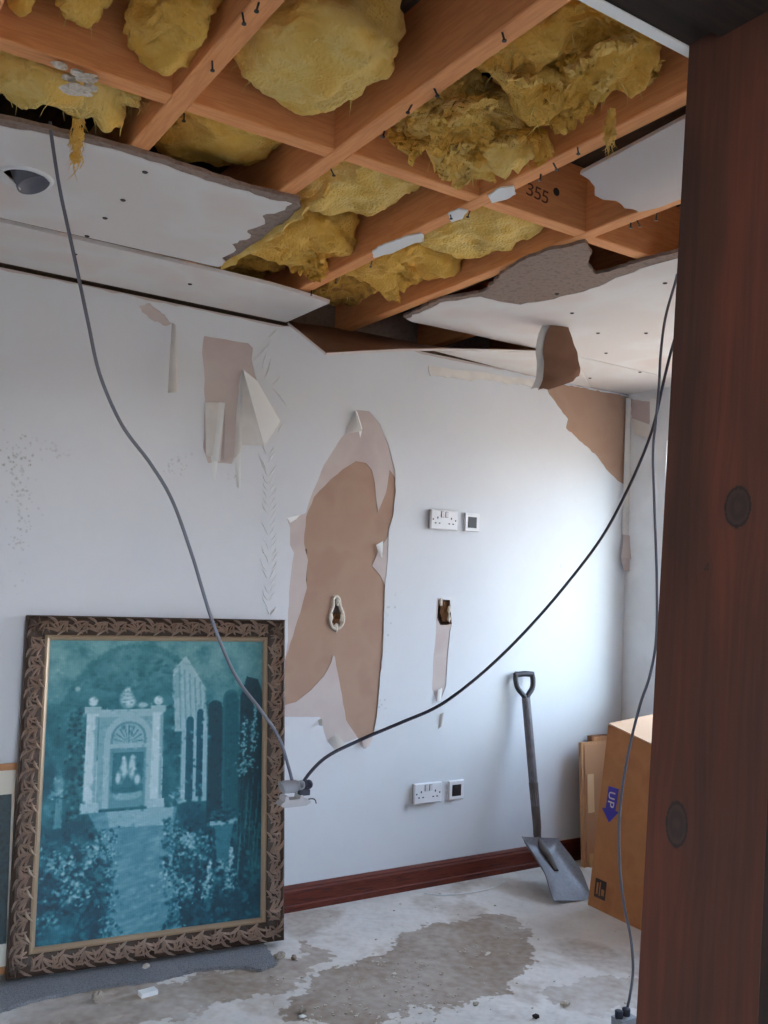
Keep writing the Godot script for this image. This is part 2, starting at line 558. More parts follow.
	# flower beds
	var dk := [c8(14, 62, 100), c8(20, 78, 116), c8(34, 96, 130), c8(54, 120, 150)]
	var lt := [c8(150, 178, 204), c8(176, 192, 214), c8(120, 156, 190), c8(96, 144, 176), c8(186, 208, 218)]
	for k in 900:
		var left := k % 2 == 0
		var v := r.randf()
		var x := (r.randf_range(0, 116) - 24 * (1.0 - v)) if left else r.randf_range(214, 400)
		var y := lerpf(350 if left else 332, 540, v)
		dab(img, x, y, r.randf_range(3, 9), r.randf_range(2, 6), dk[r.randi() % 4], 0.75, 0.5, r.randf_range(0, 3))
	for cl in [[30, 400, 26, 22, 80], [52, 452, 30, 24, 80], [96, 390, 24, 18, 70], [20, 500, 22, 20, 30], [70, 420, 30, 30, 60], [256, 380, 30, 20, 90], [280, 400, 26, 24, 60], [256, 470, 24, 18, 90], [226, 450, 20, 30, 60], [320, 440, 20, 26, 40], [24, 280, 14, 20, 30], [236, 300, 16, 14, 30]]:
		for k in cl[4]:
			dab(img, r.randfn(cl[0], cl[2] * 0.6), r.randfn(cl[1], cl[3] * 0.6), r.randf_range(2, 6), r.randf_range(1.5, 4.5), lt[r.randi() % 5], r.randf_range(0.3, 0.8), 0.5, r.randf_range(0, 3))
	dab(img, 40, 520, 40, 30, c8(44, 128, 164), 0.7, 0.8)
	# clipped bush, urns, foxglove spires
	dab(img, 46, 244, 14, 14, c8(26, 84, 112), 0.8)
	dab(img, 28, 262, 12, 22, c8(130, 178, 196), 0.6)
	fill(img, [Vector2(24, 290), Vector2(34, 290), Vector2(36, 340), Vector2(22, 340)], c8(110, 160, 184), 0.7)
	dab(img, 262, 330, 30, 24, c8(24, 92, 128), 0.85)
	fill(img, [Vector2(300, 352), Vector2(348, 350), Vector2(340, 366), Vector2(336, 420), Vector2(312, 420), Vector2(308, 366)], c8(58, 126, 158), 0.9)
	fill(img, [Vector2(298, 350), Vector2(350, 348), Vector2(350, 356), Vector2(298, 358)], c8(128, 178, 198), 0.9)
	for k in 90:
		dab(img, r.randfn(322, 13), r.randfn(340, 7), 4, 3, dk[r.randi() % 4], 0.7)
	for sp in [[364, 150, 270], [384, 128, 260], [340, 400, 480], [300, 420, 490]]:
		for k in 90:
			var v := r.randf()
			dab(img, sp[0] + r.randfn(0, 1 + 6 * v) - 6.0 * v, lerpf(sp[1], sp[2], v), r.randf_range(1.5, 4), r.randf_range(1.5, 4), lt[[0, 1, 4][r.randi() % 3]], 0.65)
	for k in 40:
		var x := r.randf_range(352, 396)
		var y := r.randf_range(270, 400)
		fill(img, [Vector2(x, y), Vector2(x + 2, y), Vector2(x - 3, y + 80), Vector2(x - 5, y + 80)], [c8(36, 104, 122), c8(70, 138, 150), c8(16, 62, 92)][r.randi() % 3], 0.6)
	# soften the shapes into brushwork
	for k in 2600:
		var x := r.randi_range(0, w - 1)
		var y := r.randi_range(0, h - 1)
		var c := img.get_pixel(x, y)
		var e := r.randf_range(-0.07, 0.07)
		dab(img, x + r.randf_range(-4, 4), y + r.randf_range(-4, 4), r.randf_range(2, 7), r.randf_range(2, 5), Color(clampf(c.r + e, 0, 1), clampf(c.g + e, 0, 1), clampf(c.b + e, 0, 1)), 0.55, 0.6, r.randf_range(0, 3))
	img.resize(w / 2, h / 2, Image.INTERPOLATE_BILINEAR)
	img.resize(w, h, Image.INTERPOLATE_CUBIC)
	# flowers and leaves spilling over the edges of the path
	for k in 420:
		var v := r.randf()
		var left := k % 2 == 0
		var ex := lerpf(110.0, 122.0, v) if left else lerpf(228.0, 240.0, v)
		var col: Color = (dk[r.randi() % 4] if k % 3 else lt[r.randi() % 5])
		dab(img, ex + r.randfn(0, 9), 345 + 195 * v, r.randf_range(2, 6), r.randf_range(2, 5), col, 0.5, 0.6, r.randf_range(0, 3))
	# canvas weave and fading
	for y in h:
		for x in w:
			var g := 0.02 * sin(x * 2.1) + 0.02 * sin(y * 2.3) + r.randf_range(-0.02, 0.02)
			var c := img.get_pixel(x, y)
			c = Color((c.r - 0.5) * 1.15 + 0.47, (c.g - 0.5) * 1.15 + 0.48, (c.b - 0.5) * 1.1 + 0.47)
			c = c.lerp(Color(clampf(c.g * 1.5 - 0.52, 0.0, 1.0), c.g * 0.98, c.g * 0.68 + c.b * 0.32), 0.92)
			img.set_pixel(x, y, Color(clampf(c.r + g, 0, 1), clampf(c.g + g, 0, 1), clampf(c.b + g, 0, 1)))
	img.generate_mipmaps()
	return ImageTexture.create_from_image(img)

func door_jamb_wood() -> ImageTexture:
	# the dark stained softwood board of the door jamb: grain and knots; u across 0.2 m, v down 2 m
	var w := 160
	var h := 1024
	var img := Image.create(w, h, false, Image.FORMAT_RGB8)
	var n := FastNoiseLite.new()
	n.seed = 51
	n.frequency = 1.0
	n.fractal_octaves = 4
	# knots: u (m), v (m from top), radius across, radius along
	var knots := [[0.102, 0.57, 0.016, 0.022], [0.045, 0.91, 0.014, 0.024], [0.067, 0.634, 0.003, 0.004], [0.06, 1.75, 0.01, 0.014]]
	for py in h:
		for px in w:
			var u := 0.2 * px / w
			var v := 2.0 * py / h
			var uu := u
			var kd := 9.0
			for k in knots:
				var du: float = (u - k[0]) / k[2]
				var dv: float = (v - k[1]) / k[3]
				var d2 := du * du + dv * dv
				kd = minf(kd, sqrt(d2))
				uu += -signf(du) * 0.012 * exp(-absf(du) * 0.35) * exp(-dv * dv * 0.12) * minf(absf(du), 1.0)
			var g := n.get_noise_2d(uu * 110.0, v * 3.0) * 0.6 + n.get_noise_2d(uu * 420.0, v * 6.0 + 4.0) * 0.4
			var big := n.get_noise_2d(u * 9.0 + 3.0, v * 1.7)
			var c := Vector3(74, 37, 23) + Vector3(18, 8, 6) * g + Vector3(26, 11, 6) * big
			if kd < 1.0:
				c = Vector3(52, 35, 30) + Vector3(12, 9, 8) * sin(kd * 9.0 + g * 3.0) * 0.5
				if kd > 0.88:
					c = Vector3(24, 17, 15)
			img.set_pixel(px, py, c8(c.x, c.y, c.z))
	img.generate_mipmaps()
	return ImageTexture.create_from_image(img)

# ------------------------------------------------------------------ scene
func _ready() -> void:
	rng.seed = 4
	# ---- camera
	var cam := Camera3D.new()
	cam.name = "camera"
	add_child(cam)
	cam.position = Vector3(0, 1.3377, 3.2994)
	cam.rotation = Vector3(0.07079, -0.57551, 0.04359)
	cam.fov = 58.504
	cam.near = 0.02
	cam.current = true
	# ---- sky and exposure: soft daylight, no sun in the room
	var sky_mat := ProceduralSkyMaterial.new()
	sky_mat.sky_top_color = Color(0.74, 0.86, 1.0)
	sky_mat.sky_horizon_color = Color(0.94, 0.955, 0.98)
	sky_mat.ground_horizon_color = Color(0.62, 0.6, 0.57)
	sky_mat.ground_bottom_color = Color(0.55, 0.52, 0.48)
	sky_mat.sun_angle_max = 0.0
	sky_mat.sky_energy_multiplier = 1.0
	var sky := Sky.new()
	sky.sky_material = sky_mat
	var env := Environment.new()
	env.background_mode = Environment.BG_SKY
	env.sky = sky
	env.background_energy_multiplier = 16.0
	env.tonemap_mode = Environment.TONE_MAPPER_LINEAR
	env.tonemap_exposure = 1.1
	env.sdfgi_enabled = true
	env.ssao_enabled = true
	env.ssil_enabled = true
	var we := WorldEnvironment.new()
	we.name = "world_environment"
	we.environment = env
	add_child(we)

	# hazy sun behind thin cloud: a wide soft source, in from the right through the window
	var sun := DirectionalLight3D.new()
	sun.name = "hazy_sun"
	add_child(sun)
	sun.look_at_from_position(Vector3.ZERO, Vector3(-0.42, -0.28, -0.86), Vector3.UP)
	sun.light_color = Color(0.84, 0.94, 1.0)
	sun.light_energy = 0.6
	sun.light_angular_distance = 24.0
	sun.shadow_enabled = true

	make_materials()
	build_shell()
	build_back_wall()
	build_ceiling()
	build_wool()
	build_painting()
	build_small_picture()
	build_shovel()
	build_boxes()
	build_cables()
	build_floor_bits()

# ---- the room: x -0.8..3.6, z 0..2.585, doorway in the front wall, hall behind
func build_shell() -> void:
	var fl := setting("floor")
	var st := begin()
	var fm := plain(Color.WHITE, 0.85)
	fm.albedo_texture = floor_image()
	fm.normal_enabled = true
	fm.normal_texture = normal_tex(61, 0.05, 3.0)
	fm.normal_scale = 0.6
	prism(st, PackedVector2Array([Vector2(-0.8, -2.74), Vector2(XR, -2.74), Vector2(XR, 0), Vector2(-0.8, 0)]), Transform3D(Basis(Vector3(1, 0, 0), Vector3(0, 0, -1), Vector3(0, 1, 0)), Vector3(0, -0.1, 0)), 0.1, Rect2(-0.8, -2.74, 4.445, 2.74))
	put("concrete", done(st), fm, fl)
	put("hall_concrete", slab(Vector3(-1.4, -0.1, 2.74), Vector3(2.6, 0, 5.3)), M.rock, fl)
	# right wall with the window that lights the room
	var wr := setting("wall_right")
	var z0 := 0.25
	var z1 := 1.7
	var y0 := 0.8
	var y1 := 2.08
	var zm := 1.05
	for b in [[Vector3(XR + 0.002, 0, -0.15), Vector3(XR + 0.1, 2.6, z0)], [Vector3(XR + 0.002, 0, z1), Vector3(XR + 0.1, 2.6, 2.74)], [Vector3(XR + 0.002, 0, z0), Vector3(XR + 0.1, y0, z1)], [Vector3(XR + 0.002, y1, z0), Vector3(XR + 0.1, 2.6, z1)]]:
		put("plaster", slab(b[0], b[1]), M.wall_white, wr)
	var win := setting("window_1")
	var wf := begin()
	var fx := XR + 0.045
	var ox := XR + 0.095
	for b in [[Vector3(fx, y0, z0), Vector3(ox, y0 + 0.04, z1)], [Vector3(fx, y1 - 0.04, z0), Vector3(ox, y1, z1)], [Vector3(fx, y0, z0), Vector3(ox, y1, z0 + 0.015)], [Vector3(fx, y0, z1 - 0.04), Vector3(ox, y1, z1)], [Vector3(fx, y0, zm), Vector3(ox, y1, zm + 0.05)]]:
		box(wf, b[0], b[1])
	put("window_frame", done(wf), M.white, win)
	var glass := plain(Color(0.95, 0.98, 1.0, 0.06), 0.02)
	glass.transparency = BaseMaterial3D.TRANSPARENCY_ALPHA
	put("pane", slab(Vector3(fx + 0.022, y0 + 0.04, z0 + 0.015), Vector3(fx + 0.026, y1 - 0.04, zm)), glass, win)
	put("pane", slab(Vector3(fx + 0.022, y0 + 0.04, zm + 0.05), Vector3(fx + 0.026, y1 - 0.04, z1 - 0.04)), glass, win)
	put("window_sill", slab(Vector3(XR - 0.04, y0 - 0.03, z0 + 0.001), Vector3(fx, y0, z1 + 0.05)), M.white, win)
	# left wall
	var wl := setting("wall_left")
	put("plaster", slab(Vector3(-1.0, 0, -0.15), Vector3(-0.8, 2.6, 2.74)), M.wall_white, wl)
	# front wall with the doorway
	var wf2 := setting("wall_front")
	put("plaster", slab(Vector3(-1.4, 0, 2.585), Vector3(-0.02, 2.6, 2.74)), M.wall_white, wf2)
	put("plaster", slab(Vector3(0.98, 0, 2.6), Vector3(3.8, 2.6, 2.74)), M.wall_white, wf2)
	put("plaster", slab(Vector3(-0.02, 2.03, 2.6), Vector3(0.98, 2.6, 2.74)), M.wall_white, wf2)
	put("plaster_edge", slab(Vector3(-0.02, 1.988, 2.585), Vector3(0.98, 2.35, 2.5995)), M.white, wf2)
	# hall behind the camera
	var wh := setting("wall_hall")
	put("plaster", slab(Vector3(-1.6, 0, 2.74), Vector3(-1.4, 2.6, 5.3)), M.wall_white, wh)
	put("plaster", slab(Vector3(2.4, 0, 2.74), Vector3(2.6, 2.6, 5.3)), M.wall_white, wh)
	for b in [[Vector3(-1.6, 0, 5.3), Vector3(-1.0, 2.6, 5.5)], [Vector3(0.9, 0, 5.3), Vector3(2.6, 2.6, 5.5)], [Vector3(-1.0, 0, 5.3), Vector3(0.9, 0.5, 5.5)], [Vector3(-1.0, 2.1, 5.3), Vector3(0.9, 2.6, 5.5)]]:
		put("plaster", slab(b[0], b[1]), M.wall_white, wh)
	put("hall_ceiling", slab(Vector3(-1.6, 2.36, 2.74), Vector3(2.6, 2.6, 5.5)), M.wall_white, wh)
	# dark stained door lining: jamb out of plumb, head with a rebate
	var lm := plain(Color.WHITE, 0.75)
	lm.albedo_texture = door_jamb_wood()
	var lt := Transform3D(Basis(Vector3(0, 0, 1), deg_to_rad(-2.75)), Vector3(0.765, 0, 0))
	var tj := setting("trim_1")
	st = begin()
	# the face towards the opening, u runs from the room edge (z 2.59) towards the hall
	var zs := [2.595, 2.601, 2.738, 2.746]
	var xs := [0.010, 0.0, 0.0, 0.0]
	for i in 3:
		var pts := [Vector3(xs[i], -0.04, zs[i]), Vector3(xs[i], 2.03, zs[i]), Vector3(xs[i + 1], 2.03, zs[i + 1]), Vector3(xs[i + 1], -0.04, zs[i + 1])]
		var uvs := []
		for q in pts:
			uvs.append(Vector2((q.z - 2.595) / 0.2, 1.0 - q.y / 2.0))
		for k in [0, 1, 2, 0, 2, 3]:
			st.set_uv(uvs[k])
			st.add_vertex(lt * pts[k])
	for e in [[zs[0], xs[0], 0.05], [zs[3], xs[3], 0.05]]:
		var a := Vector3(e[1], -0.04, e[0])
		var pts2 := [a, a + Vector3(0.16, 0, 0), a + Vector3(0.16, 2.07, 0), a + Vector3(0, 2.07, 0)]
		for k in ([0, 1, 2, 0, 2, 3] if e[0] > 2.7 else [0, 2, 1, 0, 3, 2]):
			st.set_uv(Vector2(pts2[k].x / 0.2, 1.0 - pts2[k].y / 2.0))
			st.add_vertex(lt * pts2[k])
	put("jamb_board", done(st), lm, tj)
	st = begin()
	box(st, Vector3(0.0005, -0.03, 2.7462), Vector3(0.11, 2.03, 2.758), lt)
	put("architrave", done(st), mottled(53, 0.012, [c8(30, 19, 14), c8(42, 26, 19)], [0.3, 0.7], Vector3(12, 1, 12), 0.9), tj)
	var dark_wood := mottled(52, 0.012, [c8(30, 19, 14), c8(42, 26, 19)], [0.3, 0.7], Vector3(1, 12, 12), 0.9)
	var th := setting("trim_2")
	put("head_board", slab(Vector3(-0.02, 1.99, 2.6), Vector3(0.985, 2.03, 2.75)), dark_wood, th)
	put("head_stop", slab(Vector3(0.0, 1.978, 2.645), Vector3(0.975, 1.991, 2.75)), dark_wood, th)
	var tl := setting("trim_3")
	put("jamb_board", slab(Vector3(-0.02, 0, 2.6), Vector3(0.02, 1.99, 2.75)), dark_wood, tl)

# ---- the back wall: board, grey paper and painted wallpaper, torn through
func build_back_wall() -> void:
	var wb := setting("wall_back")
	put("blockwork", slab(Vector3(-1.0, 0, -0.2), Vector3(3.8, 2.6, -0.06)), M.core, wb)
	var tear := torn([Vector2(1.9764, 2.0390), Vector2(2.0415, 2.0436), Vector2(2.1003, 1.9949), Vector2(2.1518, 1.9006), Vector2(2.1879, 1.8081), Vector2(2.1981, 1.7127), Vector2(2.1882, 1.5984), Vector2(2.1704, 1.5407), Vector2(2.1715, 1.4197), Vector2(2.1627, 1.2902), Vector2(2.1647, 1.1533), Vector2(2.1662, 1.0255), Vector2(2.1575, 0.8984), Vector2(2.1502, 0.7470), Vector2(2.1390, 0.6721), Vector2(2.1021, 0.6119), Vector2(2.0768, 0.6218), Vector2(2.0600, 0.6600), Vector2(2.0214, 0.6499), Vector2(1.9736, 0.6406), Vector2(1.9109, 0.6566), Vector2(1.8891, 0.7104), Vector2(1.8726, 0.7556), Vector2(1.7801, 0.7599), Vector2(1.6459, 0.7661), Vector2(1.6333, 0.8330), Vector2(1.6795, 0.8707), Vector2(1.6995, 0.9889), Vector2(1.7084, 1.0685), Vector2(1.7036, 1.1523), Vector2(1.7022, 1.2564), Vector2(1.7068, 1.3330), Vector2(1.7156, 1.4182), Vector2(1.6957, 1.4494), Vector2(1.6916, 1.5220), Vector2(1.6762, 1.5533), Vector2(1.7342, 1.5737), Vector2(1.7613, 1.5839), Vector2(1.7887, 1.6767), Vector2(1.8343, 1.7890), Vector2(1.9005, 1.8972), Vector2(1.9372, 1.9398)], 0.025, 0.002, 1)
	var patch := torn([Vector2(1.2802, 2.2317), Vector2(1.2759, 2.1684), Vector2(1.2879, 2.1040), Vector2(1.2993, 1.9850), Vector2(1.3011, 1.8882), Vector2(1.3022, 1.8033), Vector2(1.3261, 1.7440), Vector2(1.4252, 1.7505), Vector2(1.4406, 1.8467), Vector2(1.4361, 1.9927), Vector2(1.4387, 2.0926), Vector2(1.4493, 2.1302), Vector2(1.5121, 2.0920), Vector2(1.4835, 2.1720), Vector2(1.4871, 2.2210), Vector2(1.4645, 2.2372), Vector2(1.3668, 2.2356)], 0.03, 0.003, 2)
	var corner := torn([Vector2(3.0481, 2.3299), Vector2(3.0771, 2.2696), Vector2(3.1256, 2.2317), Vector2(3.2100, 2.1628), Vector2(3.1982, 2.1159), Vector2(3.2757, 2.0750), Vector2(3.4200, 1.9996), Vector2(3.4874, 1.9397), Vector2(3.5778, 1.8861), Vector2(3.6193, 1.8743), Vector2(3.6456, 1.8767), Vector2(3.6596, 2.3392)], 0.02, 0.003, 3)
	var below := torn([Vector2(2.4423, 1.2540), Vector2(2.5154, 1.2468), Vector2(2.5319, 1.1393), Vector2(2.5223, 1.1034), Vector2(2.5154, 1.0141), Vector2(2.5114, 0.8631), Vector2(2.4863, 0.8065), Vector2(2.4620, 0.7942), Vector2(2.4344, 0.8522), Vector2(2.4343, 0.9664), Vector2(2.4441, 1.1031), Vector2(2.4396, 1.1962)], 0.03, 0.0015, 4)
	var scar := torn([Vector2(1.0212, 2.2973), Vector2(1.0617, 2.3169), Vector2(1.1015, 2.2944), Vector2(1.1505, 2.2579), Vector2(1.1281, 2.2422), Vector2(1.0733, 2.2546), Vector2(1.0338, 2.2772)], 0.01, 0.004, 5)
	var hole1 := PackedVector2Array([Vector2(1.7253, 1.4349), Vector2(1.7758, 1.4375), Vector2(1.7831, 1.3073), Vector2(1.7281, 1.3054)])
	var hole2 := PackedVector2Array([Vector2(1.9182, 1.2497), Vector2(1.9379, 1.2419), Vector2(1.9449, 1.2005), Vector2(1.9564, 1.1675), Vector2(1.9485, 1.1342), Vector2(1.9297, 1.1258), Vector2(1.9097, 1.1421), Vector2(1.9031, 1.1750), Vector2(1.9109, 1.2082), Vector2(1.9093, 1.2371)])
	var hole3 := PackedVector2Array([Vector2(2.4505, 1.2452), Vector2(2.5177, 1.2467), Vector2(2.5342, 1.1391), Vector2(2.5062, 1.1344), Vector2(2.4670, 1.1341), Vector2(2.4489, 1.1651)])
	var t := Transform3D(Basis.IDENTITY, Vector3(0, 0, -PAPER))
	var wm := plain(Color.WHITE, 0.75)
	wm.albedo_texture = wall_image()
	var outer := torn([Vector2(-0.8, 0), Vector2(XR, 0), Vector2(XR, 2.343), Vector2(1.66, 2.338), Vector2(1.6, 2.328), Vector2(-0.8, 2.326)], 0.04, 0.004, 6, [0, 1, 5])
	var o := put("wallpaper", holed(outer, [tear, patch, corner, below, scar], t, PAPER, Rect2(-0.8, 0, 4.445, 2.35)), wm, wb)
	o.set_meta("label", "white painted wallpaper with mould specks and torn holes")
	# grey backing paper with the brown board showing where it came away too
	var bare := torn([Vector2(1.9892, 1.8223), Vector2(2.0395, 1.8190), Vector2(2.0713, 1.7921), Vector2(2.0894, 1.7377), Vector2(2.0976, 1.6780), Vector2(2.1112, 1.6144), Vector2(2.1249, 1.6457), Vector2(2.1479, 1.6997), Vector2(2.1608, 1.8011), Vector2(2.2022, 1.7614), Vector2(2.2257, 1.6099), Vector2(2.1872, 1.5418), Vector2(2.1584, 1.4967), Vector2(2.1294, 1.4606), Vector2(2.0929, 1.3818), Vector2(2.1355, 1.3450), Vector2(2.1577, 1.3115), Vector2(2.1924, 1.2394), Vector2(2.2035, 1.0250), Vector2(2.1917, 0.8549), Vector2(2.1778, 0.7286), Vector2(2.1535, 0.6124), Vector2(2.0613, 0.6596), Vector2(2.0402, 0.6856), Vector2(2.0142, 0.7158), Vector2(1.9985, 0.7372), Vector2(1.9735, 0.8410), Vector2(1.9495, 0.9279), Vector2(1.9313, 0.9981), Vector2(1.9213, 1.0064), Vector2(1.9157, 0.9778), Vector2(1.8833, 0.9212), Vector2(1.8257, 0.8660), Vector2(1.7596, 0.8202), Vector2(1.6713, 0.7999), Vector2(1.6431, 0.8324), Vector2(1.6927, 0.9690), Vector2(1.7310, 1.0843), Vector2(1.7652, 1.2054), Vector2(1.7841, 1.2789), Vector2(1.7779, 1.3072), Vector2(1.7824, 1.3929), Vector2(1.7600, 1.4612), Vector2(1.7633, 1.5677), Vector2(1.7958, 1.6526), Vector2(1.8719, 1.7343), Vector2(1.9274, 1.7819)], 0.03, 0.0018, 7)
	var bare2 := torn([Vector2(3.0361, 2.3433), Vector2(3.0662, 2.2583), Vector2(3.1279, 2.2222), Vector2(3.1987, 2.1515), Vector2(3.1869, 2.1047), Vector2(3.2713, 2.0595), Vector2(3.4155, 1.9839), Vector2(3.4829, 1.9238), Vector2(3.5807, 1.8656), Vector2(3.6561, 1.8568), Vector2(3.6768, 2.3473)], 0.05, 0.002, 8)
	var full := PackedVector2Array([Vector2(-0.8, 0), Vector2(XR, 0), Vector2(XR, 2.349), Vector2(1.66, 2.349), Vector2(1.62, 2.335), Vector2(-0.8, 2.335)])
	o = put("backing_paper", holed(full, [bare, bare2, hole3], Transform3D(Basis.IDENTITY, Vector3(0, 0, -2 * PAPER)), PAPER - 0.0002), M.greypaper, wb)
	o.set_meta("label", "pinkish grey backing paper exposed behind torn wallpaper")
	o = put("plasterboard", holed(full, [hole1, hole2, hole3], Transform3D(Basis.IDENTITY, Vector3(0, 0, -0.0165)), 0.0123), M.board, wb)
	o.set_meta("label", "bare brown plasterboard inside the tears")
	# what shows inside the three holes
	put("timber_block", slab(Vector3([Vector2(1.7361, 1.4028)][0].x, [Vector2(1.7416, 1.3054)][0].y - 0.01, -0.04), Vector3([Vector2(1.7782, 1.3926)][0].x, [Vector2(1.7549, 1.3956)][0].y, -0.012)), M.block, wb)
	var st := begin()
	lump(st, [Vector3(1.7581, 1.4203, -0.0200)][0], Vector3(0.022, 0.016, 0.012), 3)
	lump(st, [Vector3(1.9383, 1.1496, -0.0200)][0], Vector3(0.02, 0.03, 0.01), 4)
	lump(st, [Vector3(2.5050, 1.1917, -0.0200)][0], Vector3(0.03, 0.05, 0.012), 5)
	put("rusty_filling", done(st), M.rust, wb)
	st = begin()
	var ring_pts: Array = [Vector3(1.9218, 1.2499, -0.0010), Vector3(1.9369, 1.2378, -0.0010), Vector3(1.9433, 1.2089, -0.0010), Vector3(1.9596, 1.1759, -0.0010), Vector3(1.9614, 1.1427, -0.0010), Vector3(1.9434, 1.1177, -0.0010), Vector3(1.9147, 1.1176, -0.0010), Vector3(1.8990, 1.1421, -0.0010), Vector3(1.8972, 1.1750, -0.0010), Vector3(1.9097, 1.2082, -0.0010), Vector3(1.9081, 1.2371, -0.0010), Vector3(1.9218, 1.2499, -0.0010)]
	tube(st, smooth_path(ring_pts, 4), 0.0075, 7)
	for q in [Vector3(1.9551, 1.1593, 0.0000), Vector3(1.9023, 1.1587, 0.0000), Vector3(1.9284, 1.1177, 0.0000), Vector3(1.9322, 1.2253, 0.0000)]:
		lump(st, q, Vector3(0.011, 0.02, 0.007), int(q.y * 1000), 12, 8)
	for q in [Vector3(2.5119, 1.2019, 0.0000), Vector3(2.5137, 1.1660, 0.0000), Vector3(2.4654, 1.2367, -0.0000)]:
		lump(st, q, Vector3(0.009, 0.02, 0.007), int(q.y * 1000), 12, 8)
	put("crumbled_plaster", done(st), M.plaster, wb)
	build_paper_flaps(wb)
	# herringbone creases in the paper along the joint
	var r := RandomNumberGenerator.new()
	r.seed = 12
	var line: Array = [Vector3(1.5765, 1.8145, 0.0000), Vector3(1.6195, 1.1474, 0.0000)]
	for k in 23:
		var f := k / 23.0
		var c: Vector3 = line[0].lerp(line[1], f)
		for s in [-1.0, 1.0]:
			if r.randf() < 0.12:
				continue
			var ln := r.randf_range(0.035, 0.055)
			var a := c + Vector3(s * 0.004 + r.randf_range(-0.004, 0.004), -0.012, 0)
			var b := a + Vector3(s * ln * 0.62, ln, 0)
			ridge(wb, a, b, 0.0035, r.randf_range(-0.006, 0.006))
	var crs: Array = [Vector3(1.5680, 2.2679, 0.0000), Vector3(1.4863, 2.1604, 0.0000), Vector3(1.5676, 2.1984, 0.0000), Vector3(1.5423, 2.1007, 0.0000), Vector3(1.6119, 2.1279, 0.0000), Vector3(1.5743, 2.0813, 0.0000), Vector3(1.5792, 2.0739, 0.0000), Vector3(1.6504, 2.0066, 0.0000), Vector3(1.5873, 2.3207, 0.0000), Vector3(1.5499, 2.2728, 0.0000), Vector3(1.5312, 2.1395, 0.0000), Vector3(1.5527, 2.2244, 0.0000), Vector3(1.5719, 1.7417, 0.0000), Vector3(1.5329, 1.8097, 0.0000), Vector3(1.6160, 1.9001, 0.0000), Vector3(1.6409, 1.9358, 0.0000)]
	for k in range(0, crs.size(), 2):
		ridge(wb, crs[k], crs[k + 1], 0.0035, 0.004)
	# ragged strip of lining paper left along the top edge on the right
	put("paper_strip", plate(torn([Vector2(2.3415, 2.2887), Vector2(2.4650, 2.2951), Vector2(2.6398, 2.3092), Vector2(2.8232, 2.3145), Vector2(3.0349, 2.3279), Vector2(3.0233, 2.2914), Vector2(2.9387, 2.2885), Vector2(2.8372, 2.2827), Vector2(2.7016, 2.2763), Vector2(2.5709, 2.2607), Vector2(2.4444, 2.2502), Vector2(2.3548, 2.2453)], 0.02, 0.006, 45), Transform3D(Basis.IDENTITY, Vector3(0, 0, 0.0002)), 0.004), M.cream, wb)
	# baseboards
	for d in [["baseboard_back", Transform3D(Basis(Vector3(0, 1, 0), PI / 2), Vector3(1.4225, 0, 0.0)), 4.445], ["baseboard_right", Transform3D(Basis.IDENTITY, Vector3(XR, 0, 1.3)), 2.56]]:
		var bb := setting(d[0])
		var prof := PackedVector2Array([Vector2(0, 0), Vector2(-0.02, 0), Vector2(-0.02, 0.022), Vector2(-0.016, 0.026), Vector2(-0.016, 0.078), Vector2(-0.012, 0.084), Vector2(-0.012, 0.09), Vector2(-0.006, 0.098), Vector2(0, 0.1)])
		var bt: Transform3D = d[1] * Transform3D(Basis.IDENTITY, Vector3(0, 0, -d[2] / 2.0))
		var sk := put("moulding", plate(prof, Transform3D.IDENTITY, d[2]), M.skirting, bb)
		sk.transform = bt

func lump(st: SurfaceTool, c: Vector3, half: Vector3, sd: int, nu := 9, nv := 6) -> void:
	var r := RandomNumberGenerator.new()
	r.seed = sd
	var g := []
	for i in nv + 1:
		var row := []
		for k in nu:
			var a := PI * i / nv
			var b := TAU * k / nu
			row.append(c + Vector3(sin(a) * cos(b), cos(a), sin(a) * sin(b)) * half * (r.randf_range(0.65, 1.1) if i > 0 and i < nv else 0.9))
		g.append(row)
	for i in nv:
		for k in nu:
			var j := (k + 1) % nu
			quad(st, g[i][k], g[i][j], g[i + 1][j], g[i + 1][k])

func ridge(wb: Node, a: Vector3, b: Vector3, w: float, bend: float) -> void:
	var st := begin()
	var d := (b - a).normalized()
	var s := Vector3(-d.y, d.x, 0)
	var rows := []
	for i in 7:
		var f := i / 6.0
		var c := a.lerp(b, f) + s * bend * sin(f * PI)
		var k := sin(f * PI) * 0.9 + 0.1
		rows.append([c - s * w * k + Vector3(0, 0, -0.001), c + Vector3(0, 0, 0.0042 * k), c + s * w * k * 0.35 + Vector3(0, 0, -0.001)])
	for i in 6:
		for k in 2:
			quad(st, rows[i][k], rows[i][k + 1], rows[i + 1][k + 1], rows[i + 1][k])
	put("paper_crease", done(st), M.white, wb)

func flap(wb: Node, called: String, corners: Array, bulge: float, m: Material, nu := 6, nv := 10, wave := 0.0) -> MeshInstance3D:
	# corners: top left, top right, bottom right, bottom left
	var f := func(u: float, v: float) -> Vector3:
		var p: Vector3 = corners[0].lerp(corners[1], u).lerp(corners[3].lerp(corners[2], u), v)
		p.z += bulge * sin(PI * u) * (0.3 + 0.7 * v) + wave * sin(u * 9.0 + v * 3.0) * v
		return p
	return put(called, sheet(nu, nv, f, 0.0012), m, wb)

